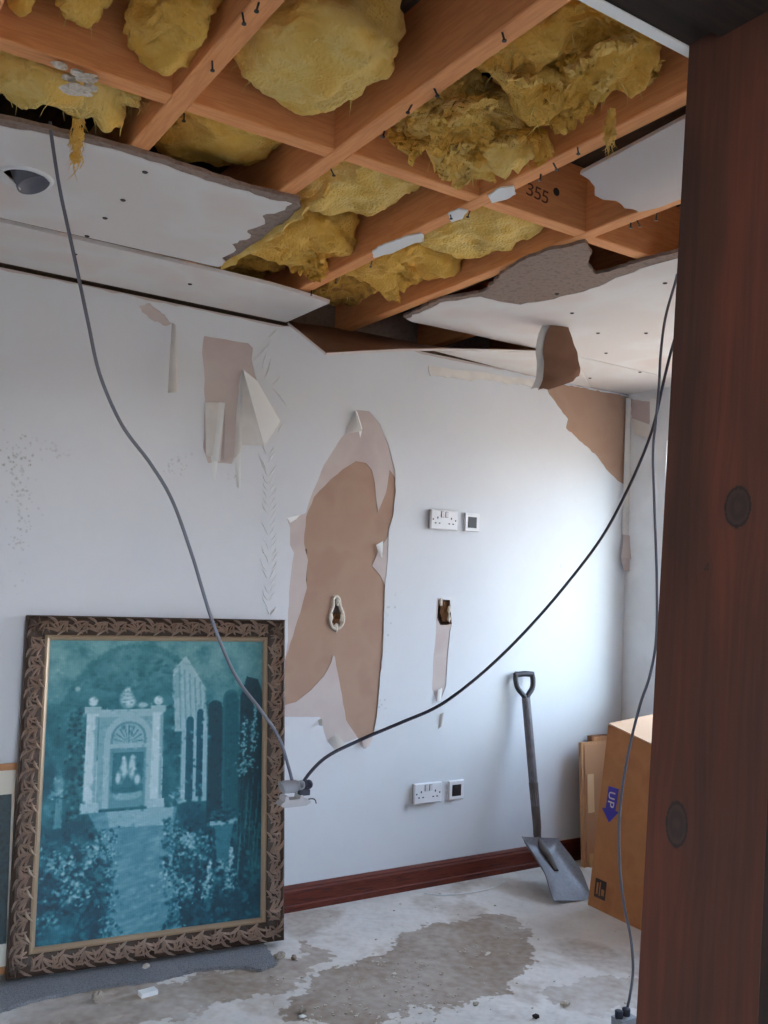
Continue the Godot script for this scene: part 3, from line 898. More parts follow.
func build_paper_flaps(wb: Node) -> void:
	# paper peeled down off the upper patch: two halves with folded points
	flap(wb, "paper_flap", [Vector3(1.2981, 1.9765, 0.0040), Vector3(1.3784, 1.9835, 0.0080), Vector3(1.3641, 1.7498, 0.0260), Vector3(1.3130, 1.7728, 0.0080)], 0.006, M.cream)
	flap(wb, "paper_flap", [Vector3(1.3527, 1.9835, 0.0100), Vector3(1.3759, 1.9823, 0.0140), Vector3(1.3518, 1.7477, 0.0360), Vector3(1.3303, 1.7546, 0.0180)], 0.004, M.white)
	flap(wb, "paper_flap", [Vector3(1.3259, 1.7727, 0.0260), Vector3(1.3538, 1.7561, 0.0300), Vector3(1.3479, 1.6787, 0.0260), Vector3(1.3395, 1.6818, 0.0260)], 0.002, M.white)
	flap(wb, "paper_flap", [Vector3(1.3801, 1.9843, 0.0040), Vector3(1.4346, 1.9880, 0.0040), Vector3(1.4414, 1.7982, 0.0140), Vector3(1.3872, 1.7535, 0.0100)], 0.004, M.greypaper)
	flap(wb, "paper_flap", [Vector3(1.4296, 1.9870, 0.0060), Vector3(1.4380, 1.9829, 0.0160), Vector3(1.4520, 1.8140, 0.0260), Vector3(1.4239, 1.7644, 0.0200)], 0.004, M.cream)
	flap(wb, "paper_flap", [Vector3(1.4235, 1.7722, 0.0200), Vector3(1.4487, 1.7979, 0.0260), Vector3(1.4530, 1.6535, 0.0260), Vector3(1.4436, 1.6610, 0.0180)], 0.003, M.white)
	# triangular flap beside it
	flap(wb, "paper_flap", [Vector3(1.4478, 2.1253, 0.0040), Vector3(1.4461, 2.1187, 0.0180), Vector3(1.5491, 1.8338, 0.0180), Vector3(1.4526, 1.8280, 0.0040)], 0.0, M.cream)
	flap(wb, "paper_flap", [Vector3(1.4417, 2.1220, 0.0180), Vector3(1.5103, 2.0911, 0.0040), Vector3(1.6194, 1.9445, 0.0060), Vector3(1.5486, 1.8337, 0.0190)], 0.006, M.white)
	flap(wb, "paper_flap", [Vector3(1.5866, 2.0056, 0.0020), Vector3(1.6260, 1.9418, 0.0020), Vector3(1.5474, 1.8292, 0.0220), Vector3(1.5428, 1.8579, 0.0100)], 0.003, M.cream)
	# narrow strip hanging from the scar near the ceiling
	flap(wb, "paper_flap", [Vector3(1.1484, 2.2563, 0.0060), Vector3(1.1574, 2.2461, 0.0260), Vector3(1.1774, 1.9890, 0.0360), Vector3(1.1460, 1.9873, 0.0160)], 0.012, M.cream)
	# bare patch and curled paper at the top of the right-hand wall
	var patch_r: Array = [Vector3(3.6450, 2.3245, 0.0135), Vector3(3.6450, 2.2910, 0.1407), Vector3(3.6450, 2.2373, 0.1552), Vector3(3.6450, 2.1774, 0.1375), Vector3(3.6450, 2.1633, 0.0789), Vector3(3.6450, 2.2119, 0.0238)]
	var pr := PackedVector2Array()
	for q in patch_r:
		pr.append(Vector2(q.z, q.y))
	put("bare_patch", plate(torn(Array(pr), 0.01, 0.003, 44), Transform3D(Basis(Vector3(0, 0, 1), Vector3(0, 1, 0), Vector3(-1, 0, 0)), Vector3(XR + 0.002, 0, 0)), 0.003), M.greypaper, wb)
	flap(wb, "paper_flap", [Vector3(3.6380, 2.2216, 0.0230), Vector3(3.6360, 2.1761, 0.1388), Vector3(3.6200, 2.0859, 0.1937), Vector3(3.6280, 2.1325, 0.0548)], 0.004, M.cream)
	flap(wb, "paper_flap", [Vector3(3.6380, 2.3100, 0.1462), Vector3(3.6300, 2.2972, 0.1920), Vector3(3.6260, 2.1465, 0.2059), Vector3(3.6360, 2.1953, 0.1512)], 0.004, M.white)
	# at the head of the big tear
	flap(wb, "paper_flap", [Vector3(1.9697, 2.0377, 0.0030), Vector3(1.9677, 2.0316, 0.0150), Vector3(1.9994, 1.9497, 0.0190), Vector3(1.9262, 1.9296, 0.0030)], 0.004, M.cream)
	flap(wb, "paper_flap", [Vector3(1.9625, 2.0352, 0.0150), Vector3(1.9800, 2.0306, 0.0030), Vector3(2.0085, 1.9655, 0.0030), Vector3(1.9911, 1.9188, 0.0190)], 0.002, M.white)
	# at its foot
	flap(wb, "paper_flap", [Vector3(1.9092, 0.6572, 0.0030), Vector3(1.9443, 0.6893, 0.0130), Vector3(1.9778, 0.6461, 0.0330), Vector3(1.9373, 0.6226, 0.0230)], 0.004, M.cream)
	flap(wb, "paper_flap", [Vector3(2.0777, 0.6636, 0.0030), Vector3(2.1368, 0.6769, 0.0030), Vector3(2.1056, 0.6271, 0.0170), Vector3(2.0726, 0.6179, 0.0230)], 0.004, M.greypaper)
	flap(wb, "paper_flap", [Vector3(1.8622, 0.7445, 0.0030), Vector3(1.8736, 0.7538, 0.0150), Vector3(1.8803, 0.7173, 0.0150), Vector3(1.8680, 0.7240, 0.0030)], 0.002, M.white)
	flap(wb, "paper_flap", [Vector3(2.1052, 1.4721, 0.0030), Vector3(2.1400, 1.4913, 0.0030), Vector3(2.1322, 1.4179, 0.0130), Vector3(2.1228, 1.4260, 0.0110)], 0.002, M.white)
	flap(wb, "paper_flap", [Vector3(1.6694, 1.5565, 0.0130), Vector3(1.7327, 1.5735, 0.0030), Vector3(1.7133, 1.5557, 0.0070), Vector3(1.6830, 1.5372, 0.0150)], 0.002, M.white)
	# below the small hole
	flap(wb, "paper_flap", [Vector3(2.4655, 0.8472, 0.0030), Vector3(2.4872, 0.8554, 0.0030), Vector3(2.4752, 0.8045, 0.0150), Vector3(2.4551, 0.7962, 0.0130)], 0.002, M.white)
	flap(wb, "paper_flap", [Vector3(2.4825, 0.7409, 0.0020), Vector3(2.4997, 0.7498, 0.0080), Vector3(2.4967, 0.6973, 0.0080), Vector3(2.4746, 0.6755, 0.0020)], 0.004, M.cream)
	# strip left hanging in the corner, with a grey end
	flap(wb, "paper_flap", [Vector3(3.6164, 2.3269, 0.0050), Vector3(3.6411, 2.3235, 0.0170), Vector3(3.6514, 1.6046, 0.0170), Vector3(3.6120, 1.6128, 0.0050)], 0.003, M.cream)
	flap(wb, "paper_flap", [Vector3(3.6258, 1.6136, 0.0060), Vector3(3.6489, 1.6043, 0.0260), Vector3(3.6796, 1.4815, 0.0360), Vector3(3.5860, 1.4873, 0.0260)], 0.006, M.greypaper)
	flap(wb, "paper_flap", [Vector3(3.5860, 1.4873, 0.0260), Vector3(3.6809, 1.4866, 0.0280), Vector3(3.6456, 1.4230, 0.0280), Vector3(3.6194, 1.4218, 0.0180)], 0.003, M.greypaper)

# ---- ceiling: plasterboard left standing, joists and noggins
func build_ceiling() -> void:
	var ce := setting("ceiling")
	put("deck", slab(Vector3(-1.0, 2.563, -0.2), Vector3(3.8, 2.6, 2.74)), M.deck, ce)
	# polygons lie in (x, z): local xy -> world xz, extruded upwards
	var up := Transform3D(Basis(Vector3(1, 0, 0), Vector3(0, 0, 1), Vector3(0, 1, 0)), Vector3(0, H, 0))
	var upc := Transform3D(up.basis, Vector3(0, H + 0.0016, 0))
	var light_hole := PackedVector2Array()
	var hc: Vector2 = [Vector2(0.4540, 0.7917)][0]
	for k in 18:
		light_hole.append(hc + Vector2(cos(TAU * k / 18.0) * 0.062, sin(TAU * k / 18.0) * 0.066))
	var a_edge: Array = [Vector2(1.1381, 0.4566), Vector2(1.1392, 0.5210), Vector2(1.1133, 0.5484), Vector2(1.1186, 0.6475), Vector2(1.0868, 0.6887), Vector2(1.1092, 0.7726), Vector2(1.0767, 0.8288), Vector2(1.0961, 0.9044), Vector2(1.0629, 0.9536), Vector2(1.0950, 1.0347), Vector2(1.0912, 1.0845), Vector2(1.0719, 1.0861), Vector2(1.0312, 1.0702), Vector2(0.9387, 1.0783), Vector2(0.8680, 1.0770), Vector2(0.7972, 1.0815), Vector2(0.7127, 1.0945), Vector2(0.6357, 1.0961), Vector2(0.5630, 1.0922), Vector2(0.4939, 1.0832), Vector2(0.4267, 1.0743), Vector2(0.3420, 1.0507)]
	var paper := [Vector2(-0.8, 0.405)]
	paper.append_array(a_edge)
	paper.append(Vector2(-0.8, 0.98))
	put("ceiling_paper", holed(torn(paper, 0.02, 0.006, 21, [0, paper.size() - 1, paper.size() - 2]), [light_hole], up, 0.0016), M.ceiling_paint, ce)
	var core := [Vector2(-0.8, 0.4046)]
	core.append_array([Vector2(1.1368, 0.4426), Vector2(1.1523, 0.5070), Vector2(1.1438, 0.6220), Vector2(1.1431, 0.7576), Vector2(1.1330, 0.8753), Vector2(1.1351, 0.9559), Vector2(1.1237, 1.0759), Vector2(1.0959, 1.1226), Vector2(1.0408, 1.1116), Vector2(0.9572, 1.1013), Vector2(0.8687, 1.1085), Vector2(0.7841, 1.1154), Vector2(0.7031, 1.1220), Vector2(0.6271, 1.1230), Vector2(0.5554, 1.1188), Vector2(0.4872, 1.1095), Vector2(0.4209, 1.1004), Vector2(0.3353, 1.0870)])
	core.append(Vector2(-0.8, 1.02))
	var o := put("plasterboard", holed(torn(core, 0.02, 0.004, 22, [0]), [light_hole], upc, 0.0109), M.core, ce)
	o.set_meta("label", "torn grey-brown core of the ceiling board")
	# strip next to the wall, its free end drooping to a point
	var strip := func(u: float, v: float) -> Vector3:
		var x1 := lerpf(1.625, 1.60, v)
		var x := lerpf(-0.8, x1, u)
		var droop := 0.018 * pow(maxf(0.0, (u - 0.85) / 0.15), 2.0) * v
		return Vector3(x, H - droop, lerpf(0.004, 0.4042, v))
	put("wall_side_board", sheet(40, 4, strip, 0.0125), M.ceiling_paint, ce)
	# twisted strip along the wall to the right: hinged at the wall, its free edge has dropped
	var free_edge: Array = [Vector3(1.6362, 2.1658, 0.3300), Vector3(1.7724, 2.1933, 0.3500), Vector3(1.9419, 2.2269, 0.3700), Vector3(2.1236, 2.2578, 0.3850), Vector3(2.3233, 2.2898, 0.3900), Vector3(2.5354, 2.3215, 0.3950), Vector3(2.6869, 2.3454, 0.3850), Vector3(2.8718, 2.3512, 0.3800)]
	var hinge: Array = [Vector3(1.6331, 2.3533, 0.0040), Vector3(1.7907, 2.3665, 0.0040), Vector3(2.0012, 2.3757, 0.0040), Vector3(2.2091, 2.3781, 0.0040), Vector3(2.4585, 2.3673, 0.0040), Vector3(2.7558, 2.3560, 0.0040), Vector3(3.0171, 2.3493, 0.0040), Vector3(3.3524, 2.3507, 0.0040)]
	var twist := func(u: float, v: float) -> Vector3:
		var s := u * 7.0
		var i := mini(int(s), 6)
		var a: Vector3 = hinge[i].lerp(hinge[i + 1], s - i)
		var b: Vector3 = free_edge[i].lerp(free_edge[i + 1], s - i)
		a.y = maxf(a.y, H)
		b.y = minf(b.y, H)
		return a.lerp(b, v)
	put("twisted_board_back", sheet(28, 6, twist, 0.0015), M.brown_back, ce)
	o = put("twisted_board", sheet(28, 6, twist, -0.009), M.ceiling_paint, ce)
	o.set_meta("label", "ceiling board strip twisted down off the joists")
	# the rest of the strip and the board to the right, up to the torn edge
	var flat := [Vector2(XR, 0.402)]
	flat.append_array([Vector2(2.9423, 0.4024), Vector2(2.7459, 0.3911), Vector2(2.6749, 0.3726), Vector2(2.4474, 0.3671), Vector2(2.2362, 0.3647), Vector2(2.0049, 0.3527), Vector2(1.9631, 0.3714), Vector2(1.9390, 0.6270), Vector2(2.0042, 0.7788), Vector2(2.0958, 0.7806), Vector2(2.1739, 0.8009), Vector2(2.2088, 0.8954), Vector2(2.2163, 0.9638), Vector2(2.2314, 1.0220), Vector2(2.2306, 1.0941), Vector2(2.2194, 1.1953), Vector2(2.2039, 1.3366), Vector2(2.2191, 1.4801)])
	flat.append(Vector2(XR, 1.7))
	put("ceiling_paper", plate(torn(flat, 0.03, 0.008, 23, [0, 1, 2, 3, 4, 5, 17, 18]), up, 0.0016), M.ceiling_paint, ce)
	var flat2 := [Vector2(XR, 0.404)]
	flat2.append_array([Vector2(2.9557, 0.3895), Vector2(2.4474, 0.3671), Vector2(1.9968, 0.3643), Vector2(1.9387, 0.3863), Vector2(1.9174, 0.6561), Vector2(1.9771, 0.8009), Vector2(1.9725, 0.8562), Vector2(1.9048, 1.0054), Vector2(1.8723, 1.1406), Vector2(1.8714, 1.2557), Vector2(1.9099, 1.3855), Vector2(1.9919, 1.3343), Vector2(2.0401, 1.2706), Vector2(2.1413, 1.2075), Vector2(2.1538, 1.2565), Vector2(2.1549, 1.3795), Vector2(2.1784, 1.5131)])
	flat2.append(Vector2(XR, 1.75))
	o = put("plasterboard", plate(torn(flat2, 0.02, 0.006, 24, [0, 1, 2, 17]), upc, 0.0109), M.core, ce)
	o.set_meta("label", "ceiling board with its paper ripped off along the break")
	put("wall_side_board", plate(PackedVector2Array([[Vector2(3.2438, -0.0993)][0], Vector2(XR, 0.0), Vector2(XR, 0.398), [Vector2(2.8556, 0.3963)][0]]), up, 0.0125), M.ceiling_paint, ce)
	# sagging board between two joists at the door side
	var c0: Vector2 = [Vector2(1.5517, 1.7205)][0]
	var c1: Vector2 = [Vector2(1.8785, 1.6734)][0]
	var sag := func(u: float, v: float) -> Vector3:
		var zl := lerpf(c0.y, c1.y, v) + 0.02 * sin(v * 17.0) * sin(v * 5.0)
		var x := lerpf(c0.x, c1.x, v) - 0.035 * u * (1.0 - v)
		return Vector3(x, H + 0.002 - 0.035 * sin(PI * v) * (1.0 - 0.4 * u) - 0.012 * (1.0 - v) * (1.0 - u), lerpf(zl, 2.58, u))
	put("sagging_board", sheet(24, 12, sag, -0.011), M.sag_paper, ce)
	# paper flap hanging down, brown side out, its white face curling round the edge
	var ft: Array = [Vector3(2.4489, 2.3728, 0.7000), Vector3(2.5017, 2.3951, 0.7000), Vector3(2.5552, 2.1473, 0.7000), Vector3(2.4134, 2.0821, 0.7000)]
	var hang := func(u: float, v: float) -> Vector3:
		var p: Vector3 = ft[0].lerp(ft[1], u).lerp(ft[3].lerp(ft[2], u), v)
		var curl := 1.0 - u
		return p + Vector3(0, 0, 0.05 * sin(PI * v * 0.8) * v - 0.06 * curl * curl * (0.3 + v) + 0.004 * sin(v * 23.0) * v) + Vector3(-0.025 * curl * sin(PI * minf(v * 1.3, 1.0)), 0.012 * (v if u < 0.15 or u > 0.85 else 0.0), 0)
	put("hanging_paper", sheet(10, 16, hang, 0.0012), M.brown_back, ce)
	var hang2 := func(u: float, v: float) -> Vector3:
		var q: Vector3 = hang.call(u, v)
		return q + Vector3(-0.016 * (1.0 - u), 0.004, -0.004 - 0.02 * (1.0 - u))
	put("hanging_paper", sheet(10, 16, hang2, 0.0012), M.cream, ce)
	# screw holes and screw heads
	var dots: Array = [Vector2(0.7076, 0.8079), Vector2(0.7057, 0.6422), Vector2(0.7037, 0.4575), Vector2(0.7173, 0.2638), Vector2(0.6976, 1.0243), Vector2(1.1319, 0.2177), Vector2(1.5587, 0.1914), Vector2(2.6552, 0.7251), Vector2(2.9142, 0.5245), Vector2(3.2182, 0.1343), Vector2(2.7932, 0.8506), Vector2(2.1848, 0.9815), Vector2(2.3843, 0.8533), Vector2(2.3697, 1.2975), Vector2(3.2909, 0.3836)]
	for d in dots:
		var sh := begin()
		lathe(sh, [Vector2(0.0, H - 0.004), Vector2(0.006, H - 0.003), Vector2(0.009, H + 0.001)], Transform3D(Basis.IDENTITY, Vector3(d.x, 0, d.y)), 8)
		put("screw_head", done(sh), M.steel, ce)

	# joists
	var jx := [0.235, 0.652, 1.06, 1.502, 1.90, 2.33, 2.75, 3.17]
	var jl := ["pine ceiling joist over the cable end of the room", "pine ceiling joist that stops above the torn left board edge", "pine ceiling joist beside the big smooth pillow of insulation", "long pine joist with white paper scraps stuck under it", "pine joist between the sagging board and the ripped grey board", "pine joist in the dark gap above the right-hand ceiling board", "pine joist hidden above the right-hand ceiling board", "pine joist above the corner with the cardboard boxes"]
	var joist_nails := [[], [Vector2(0.6269, 1.7794), Vector2(0.6443, 1.5951), Vector2(0.6774, 1.3523), Vector2(0.6393, 1.8256)], [Vector2(1.0467, 2.0200), Vector2(1.0624, 1.7836), Vector2(1.0930, 1.5658), Vector2(1.0988, 1.3167), Vector2(1.0631, 1.7018)], [Vector2(1.4610, 1.7811), Vector2(1.4928, 1.6877), Vector2(1.5118, 1.6248), Vector2(1.5187, 1.3310), Vector2(1.4841, 1.2847), Vector2(1.5256, 0.8107), Vector2(1.5376, 0.5840), Vector2(1.5389, 0.4091)], [Vector2(1.9338, 1.5514), Vector2(1.9495, 1.5737), Vector2(1.9223, 1.6428)], [], [], []]
	for i in jx.size():
		var j := thing("ceiling_joist", jl[i], "joist", Vector3(jx[i], 0, 0))
		var b := put("timber", chamfered(0.048, 0.2, 2.62, 0.003), M.pine, j)
		b.position = Vector3(0, 2.4626, 1.27)
		for q in joist_nails[i]:
			var s := begin()
			var p := Vector3(q.x - jx[i], 2.364, q.y)
			if absf(p.x) > 0.026:
				p.x = 0.02 * signf(p.x)
			var tilt := Vector3(rng.randf_range(-0.008, 0.008), -0.018, rng.randf_range(-0.008, 0.008))
			tube(s, PackedVector3Array([p, p + tilt]), 0.0021, 6)
			tube(s, PackedVector3Array([p + tilt, p + tilt + Vector3(0, -0.002, 0)]), 0.0048, 8)
			put("nail", done(s), M.steel, j)
	# noggins between them
	var nl := ["short pine noggin with a lump of white plaster stuck below", "short pine noggin under the big smooth insulation pillow", "short pine noggin below the ragged insulation clump", "short pine noggin with pencilled digits and a knot hole", "short pine noggin in the dark gap above the right-hand board"]
	for i in 5:
		var ln: float = jx[i + 1] - jx[i] - 0.048
		var nz: float = 1.385 + [0.0, 0.0, 0.012, 0.012, 0.0][i]
		var g := thing("noggin", nl[i], "timber", Vector3((jx[i] + jx[i + 1]) / 2.0, 0, nz))
		var b := put("timber", chamfered(0.048, 0.19, ln - 0.001, 0.003), M.pine, g)
		b.position = Vector3(0, 2.459, 0)
		b.rotation.y = PI / 2
		if i == 3:
			var tm := TextMesh.new()
			tm.text = "355"
			tm.font_size = 36
			tm.pixel_size = 0.0014
			tm.depth = 0.0006
			var d := put("pencil_mark", tm, plain(c8(110, 62, 44), 0.9), g)
			d.position = Vector3(-0.015, 2.43, 0.0242)
			d.rotation.z = -0.1
			var s := begin()
			lathe(s, [Vector2(0.0, 0.0), Vector2(0.011, 0.0005), Vector2(0.013, -0.001)], Transform3D(Basis(Vector3(1, 0, 0), PI / 2), Vector3(0.055, 2.452, 0.0244)), 12)
			put("knot", done(s), M.dark, g)
	# extra dwang across the far end, above the wall
	var wp := thing("wall_plate", "dark dusty plate lying along the top of the back wall", "timber", Vector3(1.4, 0, 0))
	var wpb := put("timber", slab(Vector3(-2.2, 2.3535, -0.058), Vector3(2.2, 2.3615, -0.005)), M.deck, wp)
	wpb.visible = true
	# plaster lump on the first noggin and paper scraps under the joists
	var pl := begin()
	for k in 7:
		lump(pl, [Vector3(0.4376, 2.3450, 1.3557)][0] + Vector3(rng.randf_range(-0.06, 0.03), rng.randf_range(0.0, 0.014), rng.randf_range(0.0, 0.06)), Vector3(0.018, 0.006, 0.014), 60 + k, 12, 8)
	lump(pl, [Vector3(0.4376, 2.3350, 1.3585)][0], Vector3(0.036, 0.006, 0.03), 99, 14, 6)
	tag(put("plaster_lump", done(pl), M.plaster), "white plaster lump stuck under the pine noggin above the cable", "plaster")
	var scraps := [[[Vector2(1.4733, 0.8933), Vector2(1.4642, 0.9424), Vector2(1.4794, 1.0526), Vector2(1.5027, 1.1237), Vector2(1.5448, 1.0751), Vector2(1.5310, 1.0313), Vector2(1.5293, 0.9402), Vector2(1.5075, 0.8514)], "large torn white paper scrap nailed under the long pine joist"], [[Vector2(1.4769, 1.2851), Vector2(1.4773, 1.3302), Vector2(1.5071, 1.3368), Vector2(1.5291, 1.2818), Vector2(1.5205, 1.2465)], "small white paper scrap on a nail under the long joist"], [[Vector2(1.4865, 1.4481), Vector2(1.4789, 1.5059), Vector2(1.4990, 1.5377), Vector2(1.5355, 1.5039), Vector2(1.5360, 1.4551), Vector2(1.5238, 1.4199)], "crumpled white paper scrap under the joist beside the pencilled digits"]]
	for k in 3:
		var tr := Transform3D(up.basis, Vector3(0, 2.3575, 0))
		tag(put("paper_scrap", plate(torn(scraps[k][0], 0.012, 0.003, 70 + k), tr, 0.004), M.white), scraps[k][1], "paper scrap")
	# recessed light can left in its hole
	var can := thing("recessed_light", "grey recessed light can hanging crooked in a round ceiling hole", "light fitting", Vector3(hc.x, H, hc.y))
	var cs := begin()
	var ct := Transform3D(Basis(Vector3(0, 0, 1), 0.35) * Basis(Vector3(1, 0, 0), -0.25), Vector3(0.018, -0.022, 0.012))
	lathe(cs, [Vector2(0.0, 0.014), Vector2(0.034, 0.014), Vector2(0.039, 0.0), Vector2(0.043, 0.0), Vector2(0.043, 0.09), Vector2(0.0, 0.095)], ct, 24)
	put("can", done(cs), plain(c8(104, 106, 116), 0.5, 0.3), can)
	cs = begin()
	lathe(cs, [Vector2(0.056, 0.004), Vector2(0.058, -0.006), Vector2(0.068, -0.005), Vector2(0.071, 0.0)], Transform3D(Basis.IDENTITY, Vector3(0, 0, 0)), 28)
	put("rim", done(cs), M.white, can)
	var tongue := func(u: float, v: float) -> Vector3:
		return Vector3(lerpf(-0.085, -0.01, v), -0.006 - 0.03 * sin(PI * 0.5 * v) * v, lerpf(-0.035, 0.035, u) * (1.0 - 0.8 * v) - 0.005)
	put("torn_paper", sheet(4, 8, tongue, 0.0015), M.cream, can)

# ---- insulation
func wool(called: String, label: String, c: Vector3, half: Vector3, turn: Vector3, sd: int, rag: float, m: Material, tufts := 0) -> Node3D:
	var t := thing(called, label, "insulation", Vector3(c.x, c.y - half.y, c.z), "")
	var n := FastNoiseLite.new()
	n.seed = sd
	n.frequency = 1.0
	n.fractal_octaves = 4
	var rn := FastNoiseLite.new()
	rn.seed = sd + 40
	rn.frequency = 1.0
	rn.fractal_octaves = 4
	rn.fractal_type = FastNoiseLite.FRACTAL_RIDGED
	var b := Basis.from_euler(turn)
	var nu := 96
	var nv := 56
	var g := []
	for i in nv + 1:
		var row := []
		for k in nu:
			var th := PI * i / nv
			var ph := TAU * k / nu
			var d := Vector3(cos(th), sin(th) * cos(ph), sin(th) * sin(ph))
			var e := 0.62
			var q := Vector3(signf(d.x) * pow(absf(d.x), e), signf(d.y) * pow(absf(d.y), e), signf(d.z) * pow(absf(d.z), e)) * half
			var w := Vector3(c.x * 3.0, 0, c.z * 3.0) + q
			var low := n.get_noise_3d(w.x * 5.0, w.y * 6.0, w.z * 5.0)
			var fold := rn.get_noise_3d(w.x * 4.0 + low, w.y * 13.0 + low * 1.5, w.z * 4.0)
			var fine := n.get_noise_3d(w.x * 34.0, w.y * 46.0, w.z * 34.0)
			var dn := Vector3(d.x / half.x, d.y / half.y, d.z / half.z).normalized()
			q += dn * (low * 0.045 * (0.6 + rag) + (fold - 0.3) * 0.018 * (0.4 + rag) + fine * 0.0035 * (0.2 + rag))
			row.append(b * q + Vector3(0, half.y, 0))
		g.append(row)
	var st := begin()
	st.set_smooth_group(1)
	for i in nv:
		for k in nu:
			var j := (k + 1) % nu
			quad(st, g[i][k], g[i][j], g[i + 1][j], g[i + 1][k])
	put("batt", done(st), m, t)
	if tufts > 0:
		var r := RandomNumberGenerator.new()
		r.seed = sd + 9
		var fs := begin()
		for k in tufts:
			var i := r.randi_range(5, nv - 5)
			var kk := r.randi_range(int(nu * 0.3), int(nu * 0.7))
			var p: Vector3 = g[i][kk]
			var o := (p - Vector3(0, half.y, 0)).normalized()
			var dirv := (o * 0.5 + Vector3(r.randf_range(-0.6, 0.6), r.randf_range(-1.0, 0.1), r.randf_range(-0.6, 0.6))).normalized()
			var l := r.randf_range(0.012, 0.04)
			tube(fs, PackedVector3Array([p - o * 0.006, p + dirv * l * 0.5, p + dirv * l + Vector3(r.randf_range(-0.01, 0.01), -0.008, 0)]), r.randf_range(0.0012, 0.003), 4, 0.0004, 0.5)
		var f := put("loose_fibres", done(fs), M.fibre, t)
		f.set_meta("kind", "stuff")
	return t

func torn_layer(t: Node3D, c: Vector3, rx0: float, rz0: float, turn: Vector3, sd: int, m: Material) -> void:
	var rx := rx0 * 0.68
	var rz := rz0 * 0.68
	# a peeled sheet of wool with a ragged outline, cupped and crumpled
	var n := FastNoiseLite.new()
	n.seed = sd
	n.frequency = 1.0
	n.fractal_octaves = 4
	var b := Basis.from_euler(turn)
	var f := func(u: float, v: float) -> Vector3:
		var sx := u * 2.0 - 1.0
		var sz := v * 2.0 - 1.0
		var px := sx * rx * (1.0 + 0.5 * n.get_noise_1d(sz * 2.4 + 3.0) + 0.22 * absf(sx) * n.get_noise_2d(sz * 9.0, sx * 2.0))
		var pz := sz * rz * (1.0 + 0.5 * n.get_noise_1d(sx * 2.4 + 9.0) + 0.22 * absf(sz) * n.get_noise_2d(sx * 9.0, sz * 2.0 + 5.0))
		var py := -0.3 * rx * sx * sx - 0.25 * rz * sz * sz * signf(sz) + 0.035 * n.get_noise_2d(px * 7.0, pz * 7.0) + 0.010 * n.get_noise_2d(px * 26.0, pz * 26.0)
		return b * Vector3(px, py, pz) + c
	put("torn_layer", sheet(30, 30, f, 0.012), m, t)

